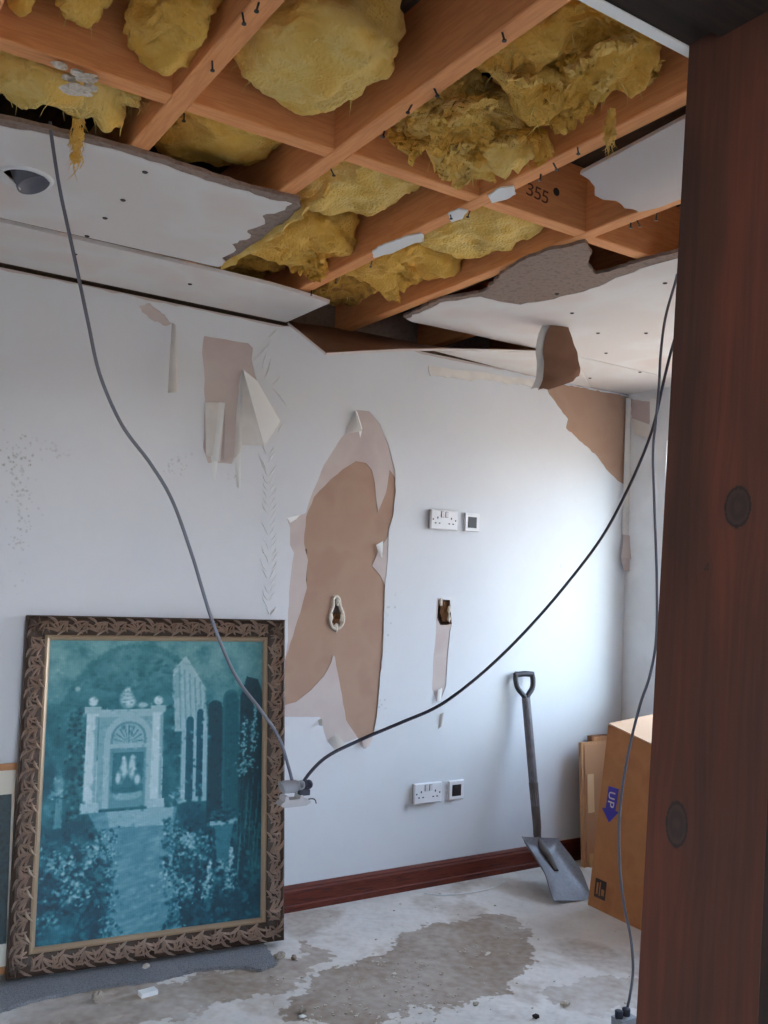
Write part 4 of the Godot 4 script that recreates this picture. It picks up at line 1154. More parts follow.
func build_wool() -> void:
	var name_it := "insulation_batt"
	var t: Node3D
	# bay over the left, door side of the noggin
	wool(name_it, "yellow insulation tuft in the corner above the first noggin", Vector3(0.295, 2.478, 1.50), Vector3(0.028, 0.075, 0.075), Vector3(0, 0.1, 0.1), 101, 0.7, M.wool, 10)
	wool(name_it, "drooping yellow insulation between two tufts above the first noggin", Vector3(0.405, 2.472, 1.52), Vector3(0.05, 0.08, 0.085), Vector3(0, 0, 0), 102, 0.6, M.wool, 10)
	wool(name_it, "yellow insulation corner hanging over the noggin and joist meeting", Vector3(0.56, 2.452, 1.585), Vector3(0.066, 0.1, 0.13), Vector3(0.1, 0.05, -0.1), 103, 0.35, M.wool, 6)
	wool(name_it, "shaggy cream insulation above the cable hole and torn board", Vector3(0.44, 2.455, 1.215), Vector3(0.165, 0.08, 0.105), Vector3(0, 0, 0), 104, 0.8, M.wool_pale, 50)
	# second bay
	wool(name_it, "big smooth pillow of yellow insulation between two joists", Vector3(0.85, 2.462, 1.655), Vector3(0.145, 0.11, 0.18), Vector3(0.03, 0.06, 0), 105, 0.3, M.wool_pale, 12)
	wool(name_it, "dim yellow insulation deep behind the second noggin", Vector3(0.86, 2.50, 1.14), Vector3(0.16, 0.07, 0.2), Vector3(0, 0, 0), 106, 0.3, M.wool, 0)
	# third bay
	t = wool(name_it, "ragged shredded clump of yellow insulation over the third noggin", Vector3(1.28, 2.45, 1.61), Vector3(0.155, 0.09, 0.13), Vector3(0.1, 0.1, 0), 107, 1.2, M.wool_pale, 60)
	for k in 8:
		torn_layer(t, Vector3([-0.09, 0.02, 0.1, -0.05, 0.07, 0.0, 0.1, -0.1][k], [0.03, 0.02, 0.03, 0.01, 0.01, 0.005, 0.03, 0.03][k], [-0.05, -0.08, -0.03, 0.05, 0.06, 0.0, 0.1, 0.12][k]), 0.085, 0.07, Vector3([0.5, 0.2, -0.3, 0.7, 0.1, 0.4, 0.6, 0.3][k], k * 0.9, [0.3, -0.4, -0.6, 0.2, -0.3, 0.1, -0.5, 0.5][k]), 400 + k, M.wool_pale if k % 3 else M.wool)
	t = wool(name_it, "torn yellow insulation by the door head with a dangling shred", Vector3(1.29, 2.475, 1.955), Vector3(0.15, 0.085, 0.15), Vector3(0, 0.1, 0), 108, 1.1, M.wool, 40)
	for k in 5:
		torn_layer(t, Vector3([-0.06, 0.04, 0.1, 0.08, 0.0][k], [0.02, 0.015, 0.02, 0.01, 0.015][k], [-0.06, -0.02, 0.05, -0.1, 0.08][k]), 0.08, 0.07, Vector3([0.5, 0.2, -0.3, 0.7, 0.1][k], k * 1.3, [0.3, -0.4, -0.6, -0.8, 0.3][k]), 430 + k, M.wool if k % 2 else M.wool_pale)
	wool(name_it, "pale insulation sheet behind the third noggin", Vector3(1.285, 2.475, 1.13), Vector3(0.165, 0.07, 0.19), Vector3(0, 0, 0.1), 109, 0.4, M.wool_pale, 6)
	t = wool(name_it, "folded yellow insulation beside the torn tip of the ceiling strip", Vector3(1.31, 2.46, 0.66), Vector3(0.15, 0.075, 0.2), Vector3(0, 0.1, -0.1), 110, 0.6, M.wool, 10)
	for k in 3:
		torn_layer(t, Vector3([0.06, 0.1, -0.04][k], [0.02, 0.03, 0.02][k], [0.0, -0.08, 0.08][k]), 0.085, 0.09, Vector3([0.2, 0.4, 0.1][k], k * 1.1, [-0.5, -0.7, -0.2][k]), 450 + k, M.wool)
	wool(name_it, "brown stained insulation stuffed in above the back wall", Vector3(1.30, 2.49, 0.22), Vector3(0.16, 0.06, 0.15), Vector3(0, 0, 0), 111, 0.7, M.wool_brown, 10)
	# fourth bay
	t = wool(name_it, "pale yellow insulation sheet below the pencilled noggin", Vector3(1.70, 2.445, 1.14), Vector3(0.165, 0.07, 0.2), Vector3(0, 0, 0.08), 112, 0.35, M.wool_pale, 6)
	t = wool(name_it, "mustard insulation sagging between the long joist and ripped board", Vector3(1.70, 2.46, 0.68), Vector3(0.16, 0.075, 0.2), Vector3(0, 0, 0), 113, 0.6, M.wool, 10)
	for k in 2:
		torn_layer(t, Vector3([-0.03, 0.03][k], 0.02, [0.05, -0.06][k]), 0.1, 0.08, Vector3([0.3, 0.5][k], k * 1.1, [-0.3, -0.5][k]), 460 + k, M.wool)
	wool(name_it, "dark stained insulation above the twisted ceiling strip", Vector3(1.70, 2.485, 0.24), Vector3(0.16, 0.06, 0.16), Vector3(0, 0, 0), 114, 0.7, M.wool_brown, 10)
	# fifth bay
	wool(name_it, "small yellow insulation tuft beside the door jamb", Vector3(2.12, 2.45, 1.70), Vector3(0.1, 0.06, 0.09), Vector3(0, 0, 0), 115, 0.8, M.wool, 16)
	# thin edge of insulation lying along the torn board edge
	var edge: Array = [Vector3(1.1550, 2.3520, 0.4505), Vector3(1.1566, 2.3520, 0.5776), Vector3(1.1604, 2.3520, 0.7208), Vector3(1.1565, 2.3520, 0.8677), Vector3(1.1485, 2.3520, 0.9986), Vector3(1.1434, 2.3520, 1.1034), Vector3(1.1365, 2.3520, 1.2158)]
	var inner: Array = [Vector3(1.1454, 2.3720, 0.5199), Vector3(1.1480, 2.3720, 0.6406), Vector3(1.1493, 2.3720, 0.7844), Vector3(1.1505, 2.3720, 0.9169), Vector3(1.1393, 2.3720, 1.0384), Vector3(1.1396, 2.3720, 1.1425), Vector3(1.1357, 2.3720, 1.2364)]
	var lip := func(u: float, v: float) -> Vector3:
		var s := u * 6.0
		var i := mini(int(s), 5)
		var a: Vector3 = edge[i].lerp(edge[i + 1], s - i)
		var b: Vector3 = inner[i].lerp(inner[i + 1], s - i)
		return a.lerp(b, v) + Vector3(0, 0.006 * sin(u * 31.0 + v * 4.0) - 0.008 * sin(PI * v), 0.008 * sin(u * 23.0))
	tag(put("insulation_strip", sheet(48, 8, lip, -0.012), M.wool_pale), "thin pale yellow insulation strip along the torn ceiling board edge", "insulation")
	# wisp dangling beside the cable
	var ws := begin()
	var r := RandomNumberGenerator.new()
	r.seed = 31
	var top: Vector3 = [Vector3(0.4984, 2.3820, 1.1300)][0]
	for k in 9:
		lump(ws, top + Vector3(0.004 * sin(k * 2.0), -0.014 * k + 0.02, 0.004 * cos(k * 3.0)), Vector3(0.012 + 0.004 * sin(k * 1.7), 0.016, 0.009), 620 + k, 10, 8)
	for k in 60:
		var a := top + Vector3(r.randf_range(-0.014, 0.014), r.randf_range(-0.1, 0.03), r.randf_range(-0.01, 0.01))
		var l := r.randf_range(0.02, 0.06)
		tube(ws, PackedVector3Array([a, a + Vector3(r.randf_range(-0.01, 0.01), -l * 0.5, 0), a + Vector3(r.randf_range(-0.014, 0.014), -l, r.randf_range(-0.01, 0.01))]), r.randf_range(0.0008, 0.002), 4, 0.0003)
	tag(put("insulation_wisp", done(ws), M.wool_pale), "wispy yellow insulation shred dangling beside the grey cable", "insulation")
	ws = begin()
	top = [Vector3(1.4111, 2.3202, 1.9500)][0]
	for k in 6:
		lump(ws, top + Vector3(0.005 * sin(k * 2.0), -0.011 * k + 0.03, 0.004 * cos(k * 3.0)), Vector3(0.012, 0.014, 0.009), 640 + k, 10, 8)
	for k in 40:
		var a := top + Vector3(r.randf_range(-0.012, 0.012), r.randf_range(-0.04, 0.03), r.randf_range(-0.01, 0.01))
		var l := r.randf_range(0.015, 0.04)
		tube(ws, PackedVector3Array([a, a + Vector3(r.randf_range(-0.01, 0.01), -l * 0.5, 0), a + Vector3(r.randf_range(-0.012, 0.012), -l, 0)]), r.randf_range(0.0008, 0.002), 4, 0.0003)
	tag(put("insulation_wisp", done(ws), M.wool_pale), "dangling insulation shred in front of the sagging ceiling board", "insulation")

# ---- the framed print
func build_painting() -> void:
	var bl := Vector3(0.679, 0.0, 0.174)
	var x := Vector3(0.9, 0, 0.103).normalized()
	var up := Vector3(0.0153, 1.139, -0.134 * 1.148)
	up = (up - x * up.dot(x)).normalized()
	var z := x.cross(up).normalized()
	var w := 0.93
	var h := 1.148
	var t := thing("framed_print", "large blue garden print in an ornate carved bronze frame", "picture", Vector3.ZERO)
	t.transform = Transform3D(Basis(x, up, z), bl + Vector3(0, 0.017, 0) + x * w / 2.0)
	var fm := mottled(71, 0.03, [c8(58, 42, 33), c8(74, 56, 44), c8(48, 35, 28)], [0.2, 0.6, 0.9], Vector3(6, 6, 6), 0.5)
	fm.metallic = 0.2
	var bronze := mottled(72, 0.03, [c8(192, 166, 148), c8(216, 194, 178), c8(170, 146, 130)], [0.2, 0.6, 0.9], Vector3(6, 6, 6), 0.36)
	bronze.metallic = 0.35
	var lip := plain(c8(176, 152, 126), 0.4, 0.35)
	var fw := 0.083
	var st := begin()
	var pm := plain(Color.WHITE, 0.6)
	pm.albedo_texture = garden_print()
	var x0 := -w / 2.0 + fw - 0.004
	var y0 := fw - 0.004
	prism(st, PackedVector2Array([Vector2(x0, y0), Vector2(-x0, y0), Vector2(-x0, h - y0), Vector2(x0, h - y0)]), Transform3D(Basis.IDENTITY, Vector3(0, 0, -0.012)), 0.006, Rect2(x0, y0, -2 * x0, h - 2 * y0))
	put("print", done(st), pm, t)
	put("backing", slab(Vector3(x0, y0, -0.02), Vector3(-x0, h - y0, -0.0125)), M.brown_back, t)
	# four mitred rails: profile (distance in from the outer edge, height)
	var prof := [Vector2(0, -0.02), Vector2(0, 0.014), Vector2(0.006, 0.018), Vector2(0.012, 0.013), Vector2(0.035, 0.018), Vector2(0.062, 0.008), Vector2(0.066, 0.0), Vector2(0.066, -0.02)]
	var lips := [Vector2(0.065, -0.018), Vector2(0.065, 0.004), Vector2(0.072, 0.007), Vector2(0.079, 0.002), Vector2(fw, -0.005), Vector2(fw, -0.018)]
	var cs := [Vector2(-w / 2, 0), Vector2(w / 2, 0), Vector2(w / 2, h), Vector2(-w / 2, h)]
	for s in 4:
		var a: Vector2 = cs[s]
		var b: Vector2 = cs[(s + 1) % 4]
		var d := (b - a).normalized()
		var nin := Vector2(-d.y, d.x)
		var rail := begin()
		mitred(rail, prof, a, b, d, nin)
		var ro := put("rail", done(rail), fm, t)
		var lp := begin()
		mitred(lp, lips, a, b, d, nin)
		put("inner_lip", done(lp), lip, ro)
		# carved leaves along the rail
		var lv := begin()
		var r := RandomNumberGenerator.new()
		r.seed = 200 + s
		var length := a.distance_to(b)
		# a running scroll: crossing stems with leaves that fan out to both sides
		var n := int(length / 0.036)
		for k in n:
			var f := (k + 0.5) / n * (length - 0.11) + 0.055
			var side := 1.0 if k % 2 == 0 else -1.0
			var root := a + d * f + nin * (0.037 - side * 0.018)
			for m in 4:
				var ang := d.angle() + side * (0.25 + 0.46 * m) + r.randf_range(-0.15, 0.15)
				var ll: float = [0.056, 0.052, 0.046, 0.038, 0.028][m] * r.randf_range(0.9, 1.1)
				var c := root + Vector2.from_angle(ang) * ll * 0.5
				var off := clampf((c - a).dot(nin), 0.018, 0.056)
				c += nin * (off - (c - a).dot(nin))
				leaf(lv, c, ang, ll, r.randf_range(0.009, 0.013), 0.019 + 0.005 * (m % 2) + 0.002 * (k % 2))
			leaf(lv, root - d * 0.014 - nin * side * 0.003, d.angle() - side * 0.55, 0.044, 0.011, 0.0225)
		for e in [a + (d + nin) * 0.034, b + (nin - d) * 0.034]:
			for m in 6:
				leaf(lv, e + Vector2.from_angle(m * 1.047 + 0.3) * 0.013, m * 1.047 + 0.3, 0.034, 0.011, 0.02)
		put("carved_leaves", done(lv), bronze, ro)

func mitred(st: SurfaceTool, prof: Array, a: Vector2, b: Vector2, d: Vector2, nin: Vector2) -> void:
	for i in prof.size() - 1:
		var p: Vector2 = prof[i]
		var q: Vector2 = prof[i + 1]
		var v := []
		for e in [[a, 1.0], [b, -1.0]]:
			for o in [p, q]:
				var c: Vector2 = e[0] + d * o.x * e[1] + nin * o.x
				v.append(Vector3(c.x, c.y, o.y))
		quad(st, v[0], v[1], v[3], v[2])

func leaf(st: SurfaceTool, c: Vector2, ang: float, l: float, w: float, z: float) -> void:
	var d := Vector2.from_angle(ang)
	var s := d.orthogonal()
	var rows := []
	for i in 5:
		var f := i / 4.0
		var k := sin(PI * clampf(f * 0.9 + 0.06, 0, 1))
		var p := c + d * (f - 0.5) * l + s * sin(f * PI) * w * 0.5
		var hz := z - 0.004 + 0.010 * sin(PI * (0.15 + 0.75 * f))
		rows.append([Vector3(p.x - s.x * w * 0.5 * k, p.y - s.y * w * 0.5 * k, z - 0.011), Vector3(p.x, p.y, hz + 0.002), Vector3(p.x + s.x * w * 0.5 * k, p.y + s.y * w * 0.5 * k, z - 0.011)])
	for i in 4:
		for k in 2:
			quad(st, rows[i][k], rows[i + 1][k], rows[i + 1][k + 1], rows[i][k + 1])

# ---- smaller picture leaning behind it
func build_small_picture() -> void:
	var t := thing("framed_picture", "picture with gold wooden rail and cream mount half behind the large frame", "picture", Vector3.ZERO)
	var lean := Vector3(0, 0.645, -0.10).normalized()
	t.transform = Transform3D(Basis(Vector3(1, 0, 0), lean, Vector3(1, 0, 0).cross(lean)), Vector3(0.36, 0.013, 0.118))
	var hw := 0.36
	var hh := 0.655
	var gold := plain(c8(166, 112, 62), 0.4, 0.2)
	var fr := 0.022
	for b in [[Vector3(-hw, 0, -0.008), Vector3(hw, fr, 0.01)], [Vector3(-hw, hh - fr, -0.008), Vector3(hw, hh, 0.01)], [Vector3(-hw, fr, -0.008), Vector3(-hw + fr, hh - fr, 0.01)], [Vector3(hw - fr, fr, -0.008), Vector3(hw, hh - fr, 0.01)]]:
		put("rail", slab(b[0], b[1]), gold, t)
	put("mount", slab(Vector3(-hw + fr, fr, -0.006), Vector3(hw - fr, hh - fr, 0.0)), plain(c8(222, 214, 198), 0.9), t)
	put("print", slab(Vector3(-hw + 0.08, 0.09, 0.0), Vector3(hw - 0.01 - fr, hh - 0.1, 0.001)), mottled(73, 0.02, [c8(22, 40, 46), c8(40, 62, 66), c8(26, 44, 40)], [0.2, 0.5, 0.8], Vector3(3, 3, 3), 0.5), t)

# ---- shovel
func build_shovel() -> void:
	var metal := mottled(81, 0.02, [c8(122, 122, 128), c8(132, 132, 138), c8(112, 110, 116), c8(138, 136, 140)], [0.1, 0.45, 0.6, 0.9], Vector3(5, 5, 5), 0.45)
	metal.metallic = 0.25
	var t := thing("shovel", "worn grey square-mouth shovel leaning on the white wall", "shovel", Vector3(2.9, 0, 0.44))
	# blade frame: from the tip up to the shoulder
	var tip := Vector3(0, 0.004, 0)
	var top := Vector3(0.04, 0.163, -0.285)
	var v := (top - tip).normalized()
	var u := Vector3(0.98, 0, -0.16)
	u = (u - v * u.dot(v)).normalized()
	var n := u.cross(v) * -1.0
	if n.y < 0:
		n = -n
	var ln := tip.distance_to(top)
	var f := func(a: float, b: float) -> Vector3:
		var s := (a - 0.5) * 2.0
		var half := lerpf(0.112, 0.104, b)
		var side := pow(absf(s), 5.0)
		var back := pow(maxf(0.0, (b - 0.82) / 0.18), 2.0)
		return tip + v * ln * b + u * s * half + n * (maxf(0.036 * side * smoothstep(0.0, 0.45, b), 0.036 * back) + 0.006 * sin(PI * b))
	put("blade", sheet(28, 18, f, -0.003), metal, t)
	# socket running down into the blade, then the shaft
	var dark_metal := plain(c8(96, 88, 84), 0.55, 0.4)
	var wood := mottled(82, 0.015, [c8(104, 98, 102), c8(120, 114, 118), c8(88, 82, 88)], [0.2, 0.5, 0.8], Vector3(14, 1.5, 14), 0.6)
	var head := Vector3(0.04, 0.905, -0.403)
	var root := top + n * 0.022 - v * 0.0
	var st := begin()
	tube(st, smooth_path([tip + v * ln * 0.48 + n * 0.008, tip + v * ln * 0.72 + n * 0.02, root, root.lerp(head, 0.1), root.lerp(head, 0.34)], 5), 0.012, 12, 0.0215)
	put("socket", done(st), dark_metal, t)
	st = begin()
	tube(st, smooth_path([root.lerp(head, 0.2), root.lerp(head, 0.5), root.lerp(head, 0.86)], 5), 0.0205, 12)
	put("shaft", done(st), wood, t)
	# D grip
	var gripm := plain(c8(48, 46, 54), 0.5)
	var ax := (head - root).normalized()
	var sx := Vector3(1, 0, 0.18)
	sx = (sx - ax * sx.dot(ax)).normalized()
	var neck := root.lerp(head, 0.84)
	var g := thing_part(t, "handle_grip")
	for s in [-1.0, 1.0]:
		st = begin()
		tube(st, smooth_path([neck, neck + ax * 0.025 + sx * s * 0.012, neck + ax * 0.06 + sx * s * 0.04, neck + ax * 0.1 + sx * s * 0.047, neck + ax * 0.122 + sx * s * 0.042], 5), 0.0125, 10)
		put("yoke_arm", done(st), gripm, g)
	st = begin()
	tube(st, smooth_path([neck + ax * 0.12 - sx * 0.05, neck + ax * 0.125, neck + ax * 0.12 + sx * 0.05], 5), 0.0135, 12)
	put("grip_bar", done(st), gripm, g)
	# nail the grip hangs near
	var nt := begin()
	var np: Vector3 = [Vector3(2.9161, 0.9172, 0.0000)][0]
	tube(nt, PackedVector3Array([np - Vector3(0, 0, 0.004), np + Vector3(0, 0.004, 0.03)]), 0.002, 6)
	tag(put("nail", done(nt), M.steel), "nail in the wall just above the shovel grip", "nail")

func thing_part(parent: Node, called: String) -> Node3D:
	var o := Node3D.new()
	o.name = called
	parent.add_child(o, true)
	return o

# ---- boxes and boards in the corner
func build_boxes() -> void:
	var t := thing("cupboard_front", "tan wooden cupboard front leaning in the corner behind the cardboard box", "cupboard front", Vector3(3.3, 0, 0.12))
	var tan := mottled(91, 0.012, [c8(188, 138, 96), c8(202, 152, 108)], [0.3, 0.7], Vector3(8, 1, 8), 0.6)
	var lean := Transform3D(Basis(Vector3(1, 0, 0), -0.07), Vector3.ZERO)
	var st := begin()
	box(st, Vector3(-0.015, 0, -0.02), Vector3(0.25, 0.58, 0.0), lean)
	put("panel_board", done(st), tan, t)
	st = begin()
	box(st, Vector3(0.0, 0.02, 0.0), Vector3(0.24, 0.57, 0.004), lean)
	put("face", done(st), plain(c8(190, 142, 104), 0.6), t)
	st = begin()
	box(st, Vector3(0.012, 0.25, 0.006), Vector3(0.055, 0.43, 0.008), lean)
	put("paper_strap", done(st), plain(c8(226, 190, 146), 0.8), t)
	st = begin()
	box(st, Vector3(0.01, 0.0, 0.006), Vector3(0.04, 0.06, 0.014), lean)
	put("foot_block", done(st), plain(c8(210, 170, 120), 0.7), t)
	var t2 := thing("wooden_board", "dark edged board standing behind the tan cupboard front", "board", Vector3(3.38, 0, 0.04))
	put("board", slab(Vector3(0, 0, -0.015), Vector3(0.2, 0.6, 0.015)), plain(c8(128, 84, 56), 0.7), t2)
	put("edge_strip", slab(Vector3(0.012, 0.575, 0.015), Vector3(0.2, 0.597, 0.017)), tan, t2)
	# the carton: leans to the right, its near top edge pressed down
	var b := thing("cardboard_box", "large brown cardboard carton with a purple arrow leaning in the corner", "box", Vector3(2.93, 0, 0.49))
	var c := [Vector3(-0.035, 0.0, 0.55), Vector3(0.46, 0.0, 0.56), Vector3(0.5, 0.0, 0.0), Vector3(0.0, 0.0, 0.0), Vector3(0.045, 0.66, 0.53), Vector3(0.53, 0.7, 0.54), Vector3(0.56, 0.745, 0.02), Vector3(0.087, 0.745, 0.008)]
	st = begin()
	flip_box(st, c)
	put("carton", done(st), M.card, b)
	# top flap lifted a little, seen as a pale band
	st = begin()
	flip_box(st, [c[4] + Vector3(0, 0.002, 0), c[5] + Vector3(0, 0.03, 0), c[6] + Vector3(0, 0.05, 0), c[7] + Vector3(0, 0.002, 0), c[4] + Vector3(0, 0.006, 0), c[5] + Vector3(0, 0.034, 0), c[6] + Vector3(0, 0.054, 0), c[7] + Vector3(0, 0.006, 0)])
	put("top_flap", done(st), M.card_inside, b)
	# marks printed on the face that looks left: local frame on that face
	var o: Vector3 = c[3]
	var vx: Vector3 = (c[0] - c[3]).normalized()
	var vy: Vector3 = c[7] - c[3]
	vy = (vy - vx * vy.dot(vx)).normalized()
	var vn: Vector3 = vx.cross(vy)
	if vn.x > 0:
		vn = -vn
	var face := Transform3D(Basis(vx, vy, vn), o + vn * 0.0006)
	var purple := plain(c8(62, 50, 150), 0.7)
	var print_arrow := put("printed_arrow", plate(PackedVector2Array([Vector2(0.045, 0.5), Vector2(0.105, 0.5), Vector2(0.1, 0.41), Vector2(0.12, 0.41), Vector2(0.07, 0.355), Vector2(0.02, 0.405), Vector2(0.042, 0.408)]), face, 0.0006), purple, b)
	print_arrow.set_meta("label", "purple printed arrow pointing down")
	var tm := TextMesh.new()
	tm.text = "UP"
	tm.font_size = 32
	tm.pixel_size = 0.0016
	tm.depth = 0.0005
	var up_text := put("printed_letters", tm, plain(c8(214, 200, 196), 0.8), b)
	up_text.transform = Transform3D(face.basis * Basis(Vector3(0, 0, 1), -PI / 2), face * Vector3(0.072, 0.45, 0.0012))
	var dkm := plain(c8(62, 44, 40), 0.8)
	put("printed_symbol", plate(PackedVector2Array([Vector2(0.03, 0.045), Vector2(0.095, 0.045), Vector2(0.095, 0.12), Vector2(0.03, 0.12)]), face, 0.0005), dkm, b)
	for q in [[0.04, 0.058, 0.05, 0.105], [0.057, 0.055, 0.063, 0.11], [0.07, 0.06, 0.086, 0.085]]:
		put("printed_symbol", plate(PackedVector2Array([Vector2(q[0], q[1]), Vector2(q[2], q[1]), Vector2(q[2], q[3]), Vector2(q[0], q[3])]), face, 0.0009), M.card, b)

# ---- cables, sockets
func cable(called: String, label: String, pts: Array, r: float, m: Material, per := 10) -> MeshInstance3D:
	var st := begin()
	tube(st, smooth_path(pts, per), r, 10)
	var o := put(called, done(st), m)
	tag(o, label, "cable")
	return o

func build_cables() -> void:
	cable("power_cable", "grey cable from the ceiling hole past the painting to the hanging connector", [Vector3(0.4421, 2.3714, 1.1000), Vector3(0.4495, 2.3299, 1.1000), Vector3(0.4754, 2.2157, 1.1000), Vector3(0.5183, 2.0535, 1.1100), Vector3(0.5555, 1.9090, 1.1200), Vector3(0.5890, 1.7853, 1.1300), Vector3(0.6457, 1.6717, 1.1400), Vector3(0.7162, 1.5869, 1.1500), Vector3(0.7730, 1.5015, 1.1600), Vector3(0.8282, 1.3706, 1.1700), Vector3(0.8856, 1.2138, 1.1800), Vector3(0.9525, 1.0790, 1.1850), Vector3(1.0293, 0.9857, 1.1900), Vector3(1.0756, 0.9202, 1.2000), Vector3(1.1050, 0.8509, 1.2000), Vector3(1.1186, 0.8123, 1.2000)], 0.0042, M.cable_grey)
	cable("power_cable", "dark cable swooping from the ceiling by the jamb to the hanging connector", [Vector3(2.4054, 2.3329, 1.3700), Vector3(2.3600, 2.2009, 1.3700), Vector3(2.3240, 2.1091, 1.3700), Vector3(2.2893, 1.9997, 1.3700), Vector3(2.2631, 1.8690, 1.3600), Vector3(2.2316, 1.7708, 1.3500), Vector3(2.1573, 1.6228, 1.3400), Vector3(2.0744, 1.4787, 1.3200), Vector3(1.9335, 1.3156, 1.3000), Vector3(1.7995, 1.1808, 1.2800), Vector3(1.6717, 1.0719, 1.2600), Vector3(1.5417, 0.9914, 1.2500), Vector3(1.4239, 0.9450, 1.2300), Vector3(1.3048, 0.9050, 1.2200), Vector3(1.2123, 0.8609, 1.2000), Vector3(1.1535, 0.8069, 1.2000), Vector3(1.1666, 0.7940, 1.2040)], 0.0046, M.cable_dark)
	cable("power_cable", "grey cable hanging down beside the jamb to the plug on the floor", [Vector3(2.3849, 2.5932, 1.3800), Vector3(2.3584, 2.4861, 1.3800), Vector3(2.3285, 2.3468, 1.3800), Vector3(2.2801, 2.2061, 1.3800), Vector3(2.2603, 2.0896, 1.3800), Vector3(2.2546, 1.9768, 1.3800), Vector3(2.2444, 1.8642, 1.3800), Vector3(2.2226, 1.7504, 1.3900), Vector3(2.2385, 1.5495, 1.3900), Vector3(2.2666, 1.3340, 1.3800), Vector3(2.2671, 1.1798, 1.3800), Vector3(2.2434, 1.0731, 1.3800), Vector3(2.2016, 0.9837, 1.3800), Vector3(2.1618, 0.8665, 1.3800), Vector3(2.1319, 0.7363, 1.3800), Vector3(2.1233, 0.6207, 1.3800), Vector3(2.1318, 0.5039, 1.3800), Vector3(2.1526, 0.3998, 1.3800), Vector3(2.1864, 0.2932, 1.3800), Vector3(2.1981, 0.2045, 1.3800), Vector3(2.2561, 0.0971, 1.3200), Vector3(2.2743, 0.0248, 1.2900)], 0.0042, M.cable_grey)
	# connector the two cables meet in
	var c: Vector3 = [Vector3(1.1253, 0.7942, 1.2000)][0]
	var t := thing("cable_connector", "grey plastic cable connector hanging in front of the painting edge", "connector", c)
	var body := plain(c8(150, 152, 158), 0.5)
	var st := begin()
	tube(st, PackedVector3Array([Vector3(-0.035, 0.0, 0), Vector3(-0.03, 0.002, 0), Vector3(0.0, 0.002, 0), Vector3(0.006, 0.0, 0)]), 0.018, 14, -1.0, 0.9)
	put("body", done(st), body, t)
	for s in [0, 1]:
		st = begin()
		var e := Vector3(0.012 + s * 0.022, 0.006, 0.012)
		lathe(st, [Vector2(0.006, -0.012), Vector2(0.011, -0.012), Vector2(0.012, 0.004), Vector2(0.008, 0.006), Vector2(0.007, -0.006), Vector2(0.0, -0.006)], Transform3D(Basis(Vector3(1, 0, 0), 1.2), e), 16)
		put("cable_gland", done(st), body if s == 0 else M.cable_dark, t)
	st = begin()
	box(st, Vector3(0.014, -0.022, -0.006), Vector3(0.042, -0.008, 0.01))
	put("terminal", done(st), M.cable_dark, t)
	st = begin()
	var tray := PackedVector2Array([Vector2(-0.045, -0.04), Vector2(-0.03, -0.046), Vector2(0.03, -0.046), Vector2(0.042, -0.04), Vector2(0.042, -0.034), Vector2(0.024, -0.032), Vector2(0.02, -0.02), Vector2(0.012, -0.02), Vector2(0.01, -0.028), Vector2(-0.02, -0.027), Vector2(-0.022, -0.018), Vector2(-0.03, -0.018), Vector2(-0.032, -0.03)])
	prism(st, tray, Transform3D(Basis.IDENTITY, Vector3(0, 0, -0.016)), 0.032)
	put("base_tray", done(st), plain(c8(186, 184, 186), 0.5), t)
	st = begin()
	tube(st, smooth_path([Vector3(0.03, -0.038, 0), Vector3(0.05, -0.034, 0), Vector3(0.06, -0.036, 0.004), Vector3(0.064, -0.046, 0.006)], 5), 0.0016, 6)
	put("spring_clip", done(st), M.steel, t)
	# plug at the foot of the hanging cable
	var pc: Vector3 = [Vector3(2.2511, 0.0000, 1.3038)][0]
	var p := thing("cable_connector", "black and grey cable connector lying on the floor by the jamb", "connector", pc)
	st = begin()
	box(st, Vector3(-0.035, 0.0, -0.02), Vector3(0.03, 0.03, 0.025))
	put("body", done(st), body, p)
	for s in [-0.024, 0.008]:
		st = begin()
		lathe(st, [Vector2(0.012, 0.0), Vector2(0.0125, 0.022), Vector2(0.009, 0.024), Vector2(0.0, 0.024)], Transform3D(Basis.IDENTITY, Vector3(s, 0.028, 0)), 14)
		put("cable_gland", done(st), M.cable_dark, p)
	# sockets on the wall
	socket("upper double wall socket above the small torn hole", [Vector2(2.3710, 1.6384), Vector2(2.5313, 1.5685)])
	socket("lower double wall socket just above the baseboard", [Vector2(2.3411, 0.4552), Vector2(2.5000, 0.3548)])
	module_plate("upper square wall plate with a black module above the shovel", [Vector2(2.5710, 1.6398), Vector2(2.6622, 1.5678)])
	module_plate("lower square wall plate with a black module near the baseboard", [Vector2(2.5401, 0.4429), Vector2(2.6259, 0.3605)])
	# thin white wire along the baseboard
	cable("white_wire", "thin white wire lying on the floor along the baseboard", [Vector3(2.3787, 0.0030, 0.0757), Vector3(2.4263, 0.0030, 0.1258), Vector3(2.5119, 0.0030, 0.1537), Vector3(2.6146, 0.0030, 0.1620), Vector3(2.7082, 0.0030, 0.1508), Vector3(2.7929, 0.0030, 0.1189)], 0.003, M.white)

